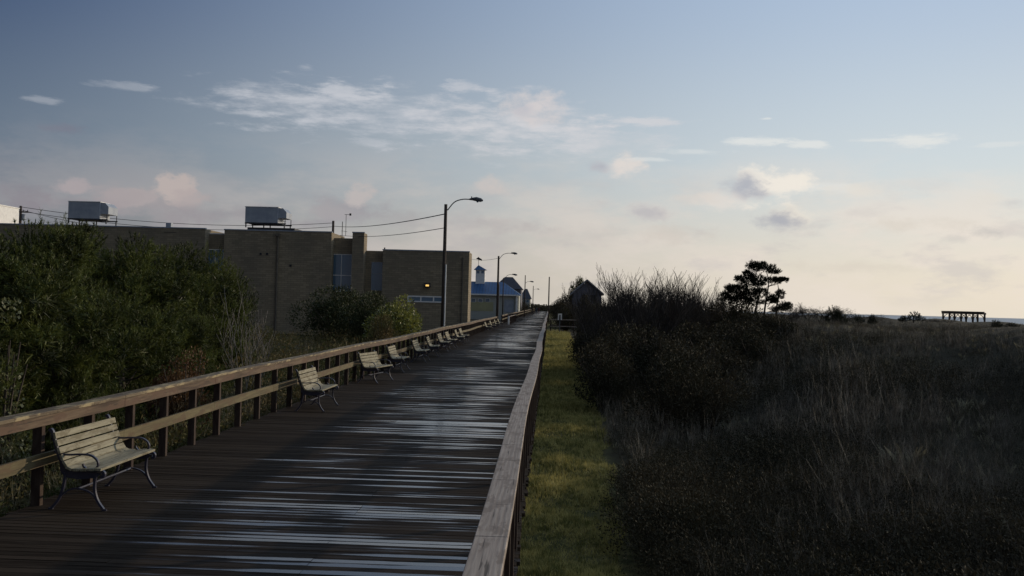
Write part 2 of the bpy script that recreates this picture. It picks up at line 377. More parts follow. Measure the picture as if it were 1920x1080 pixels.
# ------------------------------------------------------------------ terrain
def sst(a, b, x):
    t = np.clip((np.asarray(x, dtype=float)-a)/(b-a), 0, 1); return t*t*(3-2*t)
def hill(x, y):
    x = np.asarray(x, dtype=float); y = np.asarray(y, dtype=float)
    z = -1.0 + 2.75*sst(2.0, 15.0, x)*sst(-40, 10, y)
    z = z + .22*np.sin(x*.31+y*.11)*sst(5, 12, x) + .15*np.sin(x*.9-y*.23+1)*sst(4, 9, x) + .05*np.sin(x*1.7+y*2.1)
    z = z - .38*sst(17, 30, x) + .30*sst(24, 36, x)
    z = z - 5.0*sst(44, 88, x) - .9*sst(44, 54, x)
    z = z - .0*y
    return z
xs = np.concatenate([[-4000, -1500, -600, -250], np.arange(-120, -10, 5), np.arange(-10, 30, .5), np.arange(30, 110, 2.5), [150, 300, 900, 2500, 6000]])
ys = np.concatenate([[-3000, -600, -150, -60, -30], np.arange(-20, 60, 1.0), np.arange(60, 200, 4), np.arange(200, 460, 20), [600, 900, 1500, 3000, 8000]])
GX, GY = np.meshgrid(xs, ys, indexing='ij'); GZ = hill(GX, GY); mb = MB()
nx, ny = GX.shape
mb.v = [tuple(p) for p in np.stack([GX, GY, GZ], -1).reshape(-1, 3).tolist()]
mb.f = [(i*ny+j, (i+1)*ny+j, (i+1)*ny+j+1, i*ny+j+1) for i in range(nx-1) for j in range(ny-1)]
tag(mb.build('ground', M['ground'], smooth=True), 'sandy ground, mown verge and low dune around the boardwalk', 'ground', kind='structure')
M['sea'] = mat('sea', (.22, .25, .27), (.28, .31, .33), .45, .05, spec=.5, bump=.3, bscale=.5)
mb = MB(); mb.box((98, -2500, -6), (9000, 12000, -4.05)); tag(mb.build('sea', M['sea']), 'sea beyond the dune and beach', 'sea', kind='structure')

# ------------------------------------------------------------------ boardwalk
DEND = 420
mb = MB(); i = math.floor(-12/PITCH)
r_ = random.Random(3)
while i*PITCH < DEND:
    y0 = i*PITCH+.006; y1 = (i+1)*PITCH-.006
    cuts = [DL-r_.uniform(-.02, .03)] + ([DL+(DR-DL)*r_.choice((.34, .5, .66))] if y0 < 90 else []) + [DR+r_.uniform(-.02, .03)]
    for a, b in zip(cuts[:-1], cuts[1:]):
        n = len(mb.v); dz0 = r_.uniform(-.0022, .0022); dz1 = r_.uniform(-.0022, .0022); tw = r_.uniform(-.0015, .0015)
        a2, b2 = a+.002, b-.002
        mb.v += [(a2,y0,-.04),(b2,y0,-.04),(b2,y1,-.04),(a2,y1,-.04),(a2,y0,dz0+tw),(b2,y0,dz0-tw),(b2,y1,dz1-tw),(a2,y1,dz1+tw)]
        mb.f += [tuple(n+k for k in q) for q in ((4,5,6,7),(0,1,5,4),(1,2,6,5),(2,3,7,6),(3,0,4,7))]
    i += 1
walk = mb.build('boardwalk', M['deck']); tag(walk, kind='structure')
walk['label'] = 'long dark wet plank boardwalk running to the horizon'
mb = MB()
for x in (DL+.06, -4.3, -2.9, -1.5, DR-.12): mb.box((x, -12, -.30), (x+.06, DEND, -.043))
mb.build('joist', M['pile'], walk)
mb = MB()
for k in range(0, 120):
    y = -10+k*2.44*(1 if k < 30 else 1)
    for x in (DL+.2, -2.9, DR-.35): mb.box((x, y, -1.3), (x+.2, y+.2, -.31))
mb.build('pile', M['pile'], walk)

# railing: thing > post, cap, fascia, mid_rail
def wobble(y, ph, amp): return amp*(math.sin(y*.21+ph)+.6*math.sin(y*.53+ph*2))*.5
def railing(name, xc, side, y0, y1, label, capm, fasm, midm, ph, skip=()):
    """side=+1: the walk lies on +X of this railing"""
    t = empty(name, (xc, y0, 0), 0, label, 'railing', 'railings along the boardwalk')
    def shift(o): o.location = (-xc, -y0, 0); return o
    cap = MB(); fas = MB(); mid = MB(); y = y0; L = 3.66
    amp = .035
    while y < y1-.1:
        ye = min(y+L, y1)
        segs = 4 if y < 60 else 1
        for k in range(segs):
            a = y+(ye-y)*k/segs; b = y+(ye-y)*(k+1)/segs
            g0 = .004 if k == 0 else 0; g1 = .004 if k == segs-1 else 0
            xa, xb = xc+wobble(a, ph, amp), xc+wobble(b, ph, amp); za, zb = wobble(a, ph+2, .02), wobble(b, ph+2, .02)
            for (bm_, x0, x1, z0, z1) in ((cap, -.095, .095, 1.012, 1.052), (fas, side*.048, side*.086, .90, 1.010), (mid, side*.048, side*.086, .46, .595)):
                if bm_ is mid and any(s0 < (a+b)/2 < s1 for s0, s1 in skip): continue
                u0, u1 = min(x0, x1), max(x0, x1); n = len(bm_.v)
                bm_.v += [(xa+u0,a+g0,z0+za),(xa+u1,a+g0,z0+za),(xb+u1,b-g1,z0+zb),(xb+u0,b-g1,z0+zb),(xa+u0,a+g0,z1+za),(xa+u1,a+g0,z1+za),(xb+u1,b-g1,z1+zb),(xb+u0,b-g1,z1+zb)]
                bm_.f += [tuple(n+q for q in f) for f in ((0,3,2,1),(4,5,6,7),(0,1,5,4),(1,2,6,5),(2,3,7,6),(3,0,4,7))]
        y = ye
    shift(cap.build('cap_rail', capm, t, bevel=.004)); shift(fas.build('fascia_board', fasm, t)); shift(mid.build('mid_rail', midm, t))
    y = y0+.4; k = 0; rest = MB()
    while y < y1-.2:
        x = xc+wobble(y, ph, amp); tgt = MB() if k < 99 else rest
        x0, x1 = sorted((x-side*.06, x+side*.045))
        tgt.box((x0, y-.036, -.32), (x1, y+.036, 1.010+wobble(y, ph+2, .02)))
        if k < 99: shift(tgt.build('post', M['post'], t))
        y += 1.22; k += 1
    if rest.v: tag(shift(rest.build('far_post', M['post'], t)), kind='stuff')
    return t
LX = -5.60; RX = -.30
railing('railing', LX, 1, -8.9, 108, 'weathered reddish brown wooden railing behind the row of benches', M['rail_left'], M['rail_side'], M['mid'], .3)
railing('railing', LX-.2, 1, 124, 410, 'far stretch of railing beyond the side entrance at the left edge', M['rail_left'], M['rail_side'], M['mid'], 1.3)
railing('railing', RX, -1, -8.9, 410, 'grey wooden railing with wide worn cap on the right side of the boardwalk', M['rail_right'], M['rail_right'], M['rail_right'], 2.1)
# side entrance: pale handrail with white end post
t = empty('handrail', (-4.75, 120, 0), 0, 'short pale handrail with white end post at the side entrance after the last bench', 'handrail')
MB().box((-.11, -.09, 0), (.09, .09, 1.0)).build('end_post', M['white'], t)
MB().box((-.06, .1, .90), (.06, 26, .95)).build('top_rail', M['rail_right'], t)
for k in range(1, 9): MB().box((-.05, k*3.2-.05, 0), (.05, k*3.2+.05, .898)).build('post', M['post'], t)

# ------------------------------------------------------------------ benches
def spline(P, n=8):
    P = [Vector(p) for p in P]; P = [P[0]*2-P[1]]+P+[P[-1]*2-P[-2]]; out = []
    for i in range(1, len(P)-2):
        for k in range(n):
            t = k/n; a, b, c, d = P[i-1:i+3]
            out.append(.5*((2*b)+(c-a)*t+(2*a-5*b+4*c-d)*t*t+(3*b-a-3*c+d)*t*t*t))
    out.append(P[-2]); return out
BL = 1.52
def sw(mb, pts, y, w_=.016, e=1.6, n=6, sides=4):
    mb.tube(spline([(p[0], y, p[1]) for p in pts], n), w_, sides, ell=e)
def make_bench():
    t = empty('park_bench')
    back = [(-.33, .845), (-.315, .86), (-.295, .83), (-.27, .74), (-.225, .60), (-.175, .50), (-.10, .435), (.0, .415), (.14, .425), (.24, .43), (.285, .405), (.28, .365), (.25, .37)]
    for y in (-BL/2+.06, BL/2-.06):
        e = MB()
        sw(e, back, y, .021, 1.3); 
        e.prism([(-.20, .50), (-.10, .425), (.02, .40), (.2, .41), (.26, .40), (.2, .35), (.0, .33), (-.14, .35), (-.2, .42)], 'y', y-.011, y+.011)
        o = e.build('end_frame', M['iron'], t, smooth=False)
        a = MB()
        sw(a, [(-.27, .625), (-.22, .60), (-.12, .592), (.02, .600), (.13, .592), (.20, .545), (.215, .485), (.17, .435), (.11, .432), (.06, .47), (.05, .50)], y, .0135, 1.5)
        a.build('armrest', M['iron'], t)
        l = MB(); sw(l, [(.20, .40), (.185, .30), (.19, .2), (.225, .10), (.29, .012)], y, .018, 1.3)
        l.tube([(.275, y, .007), (.325, y, .006)], .013, 4, ell=1.5); l.build('leg', M['iron'], t)
        l = MB(); sw(l, [(-.14, .40), (-.15, .30), (-.17, .2), (-.21, .10), (-.28, .012)], y, .018, 1.3)
        l.tube([(-.265, y, .007), (-.315, y, .006)], .013, 4, ell=1.5); l.build('leg', M['iron'], t)
        l = MB(); sw(l, [(.20, .13), (.14, .19), (.04, .225), (-.06, .225), (-.13, .19), (-.185, .14)], y, .011, 1.4); l.build('brace', M['iron'], t)
    MB().tube([(0.0, -BL/2+.06, .225), (0.0, BL/2-.06, .225)], .013, 6).build('stretcher', M['iron'], t)
    # slats
    def slat(mb, c, ang, w_, th=.028, l=BL):
        dx, dz = math.cos(ang)*w_/2, math.sin(ang)*w_/2; nx_, nz_ = -math.sin(ang)*th/2, math.cos(ang)*th/2
        mb.prism([(c[0]-dx-nx_, c[1]-dz-nz_), (c[0]+dx-nx_, c[1]+dz-nz_), (c[0]+dx+nx_, c[1]+dz+nz_), (c[0]-dx+nx_, c[1]-dz+nz_)], 'y', -l/2, l/2)
    b = MB()
    for (x, z, an) in ((-.272, .80, 105), (-.248, .72, 107), (-.220, .64, 109), (-.188, .565, 113), (-.148, .495, 125)):
        slat(b, (x+.022, z), R(an), .069)
    b.build('backrest', M['slat'], t, bevel=.003)
    s = MB()
    for (x, z, an) in ((-.085, .452, 158), (-.005, .438, 178), (.075, .440, 182), (.155, .446, 182), (.235, .450, 176)): slat(s, (x, z), R(an), .071)
    s.build('seat', M['slat'], t, bevel=.003)
    return t
bench_specs = [
 (-5.06, 11.55, 0, 'large wooden slat bench with dark scroll arms, nearest to the viewer'),
 (-4.96, 21.8, 0, 'wooden slat bench second from the viewer with a small pale mark on its back'),
 (-5.02, 29.5, -9, 'wooden slat bench third from the viewer, turned slightly towards it'),
 (-5.08, 34.3, 0, 'wooden slat bench fourth from the viewer, just beyond the turned one'),
 (-5.06, 40.2, 0, 'wooden slat bench fifth from the viewer along the left railing'),
 (-5.08, 44.6, 3, 'wooden slat bench sixth from the viewer along the left railing'),
 (-5.1, 49.4, 0, 'wooden slat bench seventh from the viewer along the left railing'),
 (-5.08, 52.8, 0, 'wooden slat bench eighth from the viewer along the left railing'),
 (-5.06, 57.6, 2, 'wooden slat bench ninth from the viewer, before the last of the first cluster'),
 (-5.06, 60.6, 0, 'wooden slat bench tenth from the viewer, last before the long gap'),
 (-5.08, 84.5, 0, 'small far bench, first after the long gap along the left railing'),
 (-5.08, 91.5, 0, 'small far bench, second after the long gap along the left railing'),
 (-5.08, 99.0, 0, 'small far bench, third after the long gap along the left railing'),
 (-5.08, 105.5, 0, 'small far bench, last of all, just before the white end post')]
b0 = make_bench()
for k, (x, y, a, lab) in enumerate(bench_specs):
    b = b0 if k == 0 else copy_tree(b0)
    b.location = (x, y, .003); b.rotation_euler = (0, 0, R(a)); tag(b, lab, 'bench', 'benches along the left railing')

# ------------------------------------------------------------------ vegetation builders
def unit(v): return v/np.maximum(np.linalg.norm(v, axis=-1, keepdims=True), 1e-6)
def blades(P, Dv, L, Wd):
    """thin triangles from P along Dv"""
    n = len(P); side = unit(np.cross(Dv, rng.normal(size=(n, 3))))*np.reshape(Wd, (-1, 1))*.5
    return np.stack([P-side, P+side, P+Dv*np.reshape(L, (-1, 1))], 1)
def leaves(P, Dv, L, Wd):
    n = len(P); side = unit(np.cross(Dv, rng.normal(size=(n, 3))))*np.reshape(Wd, (-1, 1))*.5; l = np.reshape(L, (-1, 1))
    return np.stack([P, P+Dv*l*.5+side, P+Dv*l, P+Dv*l*.5-side], 1)
def lobes_points(lobes, n, shell=.55):
    """points in the outer part of a union of ellipsoids (cx,cy,cz,rx,ry,rz)"""
    L = np.array(lobes); wts = (L[:, 3]*L[:, 4]+L[:, 3]*L[:, 5]+L[:, 4]*L[:, 5]); idx = rng.choice(len(L), n, p=wts/wts.sum())
    d = unit(rng.normal(size=(n, 3))); r = (shell+(1-shell)*rng.random(n)**.6)[:, None]
    return L[idx, :3]+d*L[idx, 3:]*r, d
def pine_shoots(P, D, per=24, L=.12, wid=.009, shoot=.28, spr=.42):
    n = len(P); D = unit(D)
    t = rng.random((n, per, 1)); base = P[:, None, :]+D[:, None, :]*t*shoot
    dv = unit(D[:, None, :]*1.0+rng.normal(size=(n, per, 3))*spr)
    l = L*(.7+.6*rng.random((n, per)))
    return blades(base.reshape(-1, 3), dv.reshape(-1, 3), l.ravel(), np.full(n*per, wid))
def rand_lobes(r, h, n, seed, z0=.5, flat=.8):
    q = np.random.default_rng(seed); out = []
    for k in range(n):
        a = q.random()*6.28; rr = r*.62*math.sqrt(q.random()); zz = z0+(h-z0)*(.25+.6*q.random())*(1-.35*rr/r)
        s = r*(.34+.25*q.random()); out.append((rr*math.cos(a), rr*math.sin(a), zz, s, s, s*flat))
    out.append((0, 0, z0+(h-z0)*.42, r*.55, r*.55, (h-z0)*.38)); out.append((r*.15, 0, h-r*.3, r*.3, r*.3, r*.3))
    return out
def pine_lobes(r, h, n, seed):
    q = np.random.default_rng(seed); out = []
    for k in range(n):
        u = q.random(); a = q.random()*6.28; zz = .3+(h-.75)*u; rr = r*math.sqrt(max(1-((zz-h*.38)/(h*.64))**2, .03))*(.78+.3*q.random())
        if q.random() < .22: rr *= .45
        s = r*(.15+.12*q.random()); out.append((rr*.82*math.cos(a), rr*.82*math.sin(a), zz, s, s, s*.85))
    out.append((.1, 0, h-.45, r*.22, r*.22, .42))
    return out
def pine_meshes(seed, r=1.8, h=5.2, n=3600):
    lb = pine_lobes(r, h, 62, seed)
    P, d = lobes_points(lb, n, .55); P[:, 2] = np.maximum(P[:, 2], .15)
    D = d*.55+np.array([0, 0, 1.0])+rng.normal(size=d.shape)*.15
    mb = MB(); mb.tri(pine_shoots(P, D, 16, .075, .021, .19, .42))
    P2, d2 = lobes_points(lb, 2200, .1); P2[:, 2] = np.maximum(P2[:, 2], .1); P2 *= np.array([.88, .88, .93]); mb.tri(pine_shoots(P2, rng.normal(size=d2.shape), 7, .24, .03, .1))
    # tall candles along the top
    q = P[P[:, 2] > h*.70]; q = q[rng.choice(len(q), min(26, len(q)), replace=False)]
    D2 = np.tile([0, 0, 1.0], (len(q), 1))+rng.normal(size=(len(q), 3))*.07
    mb.tri(pine_shoots(q+np.array([0, 0, .15]), D2, 40, .09, .009, .42))
    tr = MB(); tr.tube(spline([(0, 0, -.3), (.1, .05, h*.3), (-.05, 0, h*.6), (.03, 0, h*.8)], 4), [.13-.1*k/12 for k in range(13)], 7)
    for k in range(26):
        a = k*2.4; z = h*(.1+.55*k/26); L = r*.6*(1-.4*k/26)
        tr.tube([(0, 0, z), (math.cos(a)*L*.5, math.sin(a)*L*.5, z+.15), (math.cos(a)*L, math.sin(a)*L, z+.5)], [.04, .028, .012], 5, cap=False)
    return mb, tr
def plant(name, crown_o, trunk_o, loc, rz, sc, label, cat, group=None, crown='crown', trunk='trunk'):
    t = empty(name, loc, rz, label, cat, group); t.scale = sc
    for o in (crown_o, trunk_o):
        if o is None: continue
        if o.parent is None and not o.get('used'): o.parent = t; o['used'] = 1; c = o
        else: c = o.copy(); C.collection.objects.link(c); c.parent = t
        if 'used' in c: pass
    return t
protos = {}
def pine_proto(k):
    if ('pine', k) not in protos:
        a, b = pine_meshes(40+k); protos['pine', k] = (a.build('crown', M['pine']), b.build('trunk', M['bark'], smooth=True))
    return protos['pine', k]
def gz(x, y): return float(hill(x, y))
pines = [
 (150, 406, 27, 1.35, 0, 'dark green pine with upright brown candle tips below the left rooftop unit'),
 (52, 396, 22, 1.15, 1, 'tall dark pine at the left end of the thicket below the utility wires'),
 (262, 425, 29, 1.25, 2, 'bushy pine in the middle of the left thicket with sunlit tips'),
 (352, 445, 32, 1.15, 0, 'pine at the right end of the left thicket against the brick wall'),
 (398, 490, 36, .95, 1, 'smallest pine at the right end of the thicket partly hiding the brick wall recess'),
 (-20, 415, 16, 1.0, 2, 'dark pine cut by the left edge of the picture'),
 (105, 520, 17.5, .85, 0, 'shaded pine close behind the left railing above the nearest bench'),
 (230, 530, 21, .9, 1, 'pine with yellow green tips low in the middle of the left thicket'),
 (325, 560, 25, .8, 2, 'low pine at the foot of the thicket behind the reddish bush')]
for k, (px, py, Yd, wsc, var, lab) in enumerate(pines):
    p = at(px, py, Yd); g = -1.0; h = p.z-g; c, tr_ = pine_proto(var)
    plant('pine_tree', c, tr_, (p.x, p.y, g), k*1.7, (wsc, wsc, h/5.45), lab, 'pine tree', 'pines in the thicket left of the boardwalk')

def shrub_meshes(seed, r, h, n, L, Wd, nl=12, stems=14, up=.3):
    lb = rand_lobes(r, h, nl, seed, .1, .8); P, d = lobes_points(lb, n, .5); P[:, 2] = np.maximum(P[:, 2], .02)
    D = unit(d+np.array([0, 0, up])+rng.normal(size=d.shape)*.7)
    mb = MB(); mb.tri(leaves(P, D, L*(.6+.8*rng.random(n)), Wd*(.6+.8*rng.random(n))))
    tr = MB()
    for k in range(stems):
        a = rng.random()*6.28; q = r*(.2+.7*rng.random())
        tr.tube([(0, 0, -.15), (math.cos(a)*q*.4, math.sin(a)*q*.4, h*.4), (math.cos(a)*q, math.sin(a)*q, h*(.6+.35*rng.random()))], [.03, .02, .008], 4, cap=False)
    return mb, tr
def shrub(key, px, py, Yd, r, h0, wsc, m, lab, cat='shrub', name='shrub', n=5000, L=.09, Wd=.045, group=None, rz=0, **k):
    if key not in protos:
        a, b = shrub_meshes(hash(key) % 1000 if not isinstance(key, int) else key, r, h0, n, L, Wd, **k)
        protos[key] = (a.build('foliage', m), b.build('stem', M['bark']))
    p = at(px, py, Yd); g = gz(p.x, p.y); h = max(p.z-g, .3); c, s_ = protos[key]
    return plant(name, c, s_, (p.x, p.y, g-.03), rz, (wsc, wsc, h/h0), lab, cat, group)
shrub(101, 632, 534, 63, 2.6, 4.2, 1.15, M['shrub_dark'], 'large dark evergreen shrub below the tall two-column window', n=16000, L=.13, Wd=.06, group='shrubs in front of the brick building')
shrub(101, 700, 546, 60, 2.6, 4.2, .85, M['shrub_dark'], 'dark rounded shrub between the larger dark shrub and the bright leafy one', group='shrubs in front of the brick building', rz=2)
shrub(102, 748, 552, 56, 1.7, 3.6, 1.1, M['leaf_bright'], 'bright yellow-green leafy shrub near the tall lamp post', n=7000, L=.13, Wd=.07, group='shrubs in front of the brick building')
shrub(103, 716, 588, 50, 1.2, 2.4, 1.0, M['scrub'], 'low olive shrub in front of the bright leafy shrub', n=6000, L=.1, Wd=.04)
shrub(104, 8, 552, 15, .6, 3.3, 1.0, M['leaf_pale'], 'pale round-leaved bush at the left edge behind the railing', n=2600, L=.055, Wd=.05)
shrub(105, 352, 645, 20.5, .9, 1.9, 1.0, M['leaf_red'], 'rusty red bush behind the left railing at the foot of the pines', n=8000, L=.05, Wd=.03, group=None)
shrub(106, 462, 516, 40, 1.3, 4.0, .62, M['shrub_dark'], 'thin dark evergreen leaning sprig beside the bare white bush', n=1500, L=.12, Wd=.05)

# bare shrubs and trees
def bare_mesh(seed, h, spread, stems, levels, r0, rmin=.006, kids=3, lean=0, upb=.35):
    q = random.Random(seed); mb = MB()
    def br(p, d, L, r, lv):
        pts = [p]; n = 3
        for k in range(n):
            d = (d+Vector((q.gauss(0, .13), q.gauss(0, .13), q.gauss(0, .05)+upb*.25))).normalized(); pts.append(pts[-1]+d*L/n)
        r2 = max(r*.55, rmin); mb.tube(pts, [r, r*.88+r2*.12, r*.4+r2*.6, r2], 3 if lv < levels-1 else 4, cap=False)
        if lv == 0: return
        for k in range(kids+(1 if lv == levels else 0)):
            s = q.uniform(.3, 1.0); i = min(int(s*n), n-1); f = s*n-i; pp = pts[i].lerp(pts[i+1], f)
            a = q.random()*6.28; out_ = Vector((math.cos(a), math.sin(a), 0))
            br(pp, (d*.9+out_*q.uniform(.35, .8)+Vector((0, 0, upb*.6))).normalized(), L*q.uniform(.5, .8), max(r2*.8, rmin), lv-1)
    for k in range(stems):
        a = 6.28*k/stems+q.random(); o = Vector((math.cos(a), math.sin(a), 0))
        br(Vector((0, 0, -.2))+o*.12, (o*spread*q.uniform(.4, 1.2)+Vector((lean, 0, 1))).normalized(), h*q.uniform(.38, .5), r0*q.uniform(.6, 1), levels)
    zmax = max(v[2] for v in mb.v); 
    mb.v = [(a, b, c*h/zmax) for a, b, c in mb.v]
    return mb
bare = [bare_mesh(11+k, 5.0, .6, 6, 4, .05, .0075, 3).build('branches', M['twig_dark']) for k in range(3)]
barel = [(1128, 532, 46), (1152, 512, 48), (1180, 499, 50), (1204, 494, 47), (1226, 500, 52), (1248, 499, 48), (1268, 508, 54), (1288, 515, 50), (1306, 526, 55), (1325, 531, 52), (1345, 541, 56), (1362, 546, 58), (1165, 520, 56), (1138, 524, 52), (1190, 505, 56), (1212, 500, 44), (1258, 506, 48), (1278, 512, 46), (1316, 530, 48), (1335, 538, 50), (1240, 520, 58), (1290, 530, 60)]
def put_bare(px, py, Yd, k, lab, name='bare_tree', cat='tree', group=None, xs_=1):
    p = at(px, py, Yd); g = gz(p.x, p.y); h = (p.z-g)/5.0; src = bare[k % 3]
    t = empty(name, (p.x, p.y, g), k*2.1, lab, cat, group); t.scale = (max(h, .6)*.8*xs_, max(h, .6)*.8*xs_, h)
    if src.parent is None: src.parent = t
    else:
        c = src.copy(); C.collection.objects.link(c); c.parent = t
for k, (px, py, Yd) in enumerate(barel):
    put_bare(px, py, Yd, k, 'leafless grey tree with upright twigs in the skyline row left of the tall pine', group='leafless trees on the dune skyline')
for k, (px, py, Yd) in enumerate([(1492, 566, 62), (1515, 572, 60), (1538, 574, 64), (1562, 572, 61), (1582, 576, 65), (1603, 586, 64), (1480, 578, 57), (1645, 588, 70), (1756, 592, 75)]):
    put_bare(px, py, Yd, k+1, 'low leafless shrub on the skyline right of the tall pine', 'bare_shrub', 'shrub', 'low leafless shrubs on the dune skyline', 1.2)
o = bare_mesh(77, 3.6, .4, 7, 3, .024, .006, 2).build('branches', M['bark_pale'])
p = at(472, 522, 27); t = empty('bare_shrub', (p.x, p.y, -1), 0, 'bare whitish shrub with tall thin stems behind the left railing before the brick wall', 'shrub'); o.parent = t
t.scale = ((p.z+1)/3.6*.75,)*2+((p.z+1)/3.6,)

# the tall pine on the dune, built pad by pad
PY = 45.0
def zp(x, y): return at(1080+x/4.155, 460+y/4.155, PY)
pads = [(1385,160,38,16),(1405,180,60,18),(1480,185,70,22),(1540,208,45,14),(1352,222,42,12),(1470,150,18,12),(1275,268,38,20),(1330,290,60,24),(1345,250,40,14),(1430,275,55,26),(1425,305,50,18),
        (1540,280,60,18),(1590,270,45,9),(1630,272,20,6),(1205,335,35,18),(1250,345,60,26),(1240,385,90,34),(1300,330,40,18),(1350,360,60,26),(1380,385,80,34),(1440,370,40,22),(1600,375,24,17),
        (1560,410,45,15),(1520,430,40,14),(1190,415,70,30),(1290,430,90,35),(1380,440,70,25),(1620,480,45,20),(1600,505,60,14),(1560,445,20,10),(1640,470,16,12)]
ro = at(1425, 640, PY); root = Vector((ro.x, PY, gz(ro.x, PY)))
t = empty('pine_tree', root, 0, 'tall windswept pine with flat layered crown standing alone above the dune skyline', 'pine tree')
cr = MB(); tk = MB()
for (x, y, rx, ry) in pads:
    c = zp(x, y)-root; s = PY/F/4.155*1.0; a = rx*s; b = ry*s*1.05; n = int(40+rx*2.2)
    yo = rng.uniform(-.45, .45); lb = [(c.x, c.y+yo, c.z, a, max(a*.9, .2), b*1.05)]+[(c.x+rng.uniform(-1, 1)*a*1.15, c.y+yo, c.z+rng.uniform(-1, 1.2)*b, a*.3, a*.3, b*.4) for _ in range(4)]
    P, d = lobes_points(lb, n, .15); cr.tri(pine_shoots(P, d*.8+np.array([0, 0, .7]), 20, .075, .012, .10))
for (bx, ex, pts) in ((1425, 0, [(1440, 640), (1400, 520), (1415, 440), (1430, 330), (1400, 220), (1390, 165)]), (1470, 1, [(1460, 620), (1470, 500), (1490, 380), (1500, 280), (1480, 190)]), (1560, 2, [(1560, 560), (1565, 470), (1580, 380), (1570, 285)])):
    q = [zp(*a)-root for a in pts]; tk.tube(spline(q, 4), [max(.055-.0026*i*(1 if ex < 2 else 1.4), .012) for i in range(len(spline(q, 4)))], 6)
for (x, y, rx, ry) in pads:
    c = zp(x, y)-root; sx = 1410 if x < 1450 else 1492; s0 = zp(sx, min(y+50, 520))-root
    tk.tube([s0, (s0+c)/2+Vector((0, 0, -.04)), c], [.022, .016, .008], 4, cap=False)
cr.build('crown', M['pine_dark'], t); tk.build('trunk', M['bark'], t)

# low evergreens on the skyline
def juniper_proto():
    lb = [(0, 0, .5, .45, .45, .5), (.1, 0, 1.0, .28, .28, .5), (-.35, .1, .5, .3, .3, .4), (.4, -.1, .45, .3, .3, .38)]
    P, d = lobes_points(lb, 320, .35); D = d*.5+np.array([0, 0, 1.0]); a = MB(); a.tri(pine_shoots(P, D, 24, .1, .014, .26))
    b = MB(); b.tube([(0, 0, -.2), (.02, 0, .5), (.08, 0, 1.2)], [.06, .04, .02], 5); return a.build('foliage', M['pine_dark']), b.build('stem', M['bark'])
jc, js = juniper_proto()
for k, (px, py, Yd, wsc, lab) in enumerate([
  (1560, 570, 58, .9, 'dark low evergreen bush on the skyline beside the bare twigs right of the tall pine'),
  (1578, 583, 58, .8, 'squat dark evergreen bush touching the spiky one on the skyline'),
  (1610, 587, 62, .6, 'small evergreen spike on the skyline right of the bare twigs'),
  (1636, 587, 62, .5, 'thin evergreen spike standing between two low bushes on the skyline'),
  (1692, 590, 66, .55, 'small dark spike just left of the triangular evergreen on the skyline'),
  (1713, 582, 66, 1.0, 'triangular dark evergreen on the skyline left of the pergola'),
  (1869, 598, 74, .9, 'dark low evergreen on the skyline just right of the pergola'),
  (1898, 604, 74, .8, 'rightmost dark evergreen at the end of the skyline')]):
    p = at(px, py, Yd); g = gz(p.x, p.y); h = max(p.z-g, .4); plant('evergreen_bush', jc, js, (p.x, p.y, g), k*1.3, (wsc, wsc, h/1.75), lab, 'bush', 'low evergreens on the dune skyline')
p = at(1083, 514, 170); g = -1.0; plant('pine_tree', *pine_proto(1), (p.x, p.y, g), 1, (.9, .9, (p.z-g)/5.45), 'small dark pine poking up behind the gabled house', 'pine tree')
# dark dense shrubs of the right-hand thicket
thick = [(1125, 566, 70, 1.0), (1122, 568, 60, .95), (1150, 574, 52, 1.1), (1188, 578, 50, 1.1), (1225, 576, 54, 1.2), (1262, 578, 50, 1.1), (1300, 578, 52, 1.2), (1335, 574, 50, 1.1), (1368, 560, 47, 1.0), (1385, 545, 46, .8),
         (1112, 590, 52, .9), (1275, 632, 32, .9), (1345, 628, 34, 1.0), (1420, 626, 36, .9), (1330, 668, 26, .7), (1250, 668, 27, .7), (1138, 598, 42, .9), (1185, 602, 38, 1.0), (1230, 605, 36, 1.0), (1290, 600, 38, 1.1), (1350, 598, 38, 1.1), (1410, 600, 38, 1.0), (1082, 545, 160, 1.5), (1100, 548, 138, .9), (1120, 556, 118, .9), (1430, 584, 43, .9), (1400, 578, 44, .9), (1462, 590, 43, .8), (1138, 632, 33, .8), (1470, 602, 42, 1.0), (1112, 566, 95, 1.1), (1116, 576, 82, 1.0)]
for k, (px, py, Yd, wsc) in enumerate(thick):
    shrub(107+k % 2, px, py, Yd, 1.7, 2.6, wsc, M['dune_leaf'], 'dark dense shrub in the thicket between the mown verge and tall pine', n=7000, L=.10, Wd=.045, group='dense shrubs of the right-hand thicket', rz=k*1.9, name='thicket_shrub')

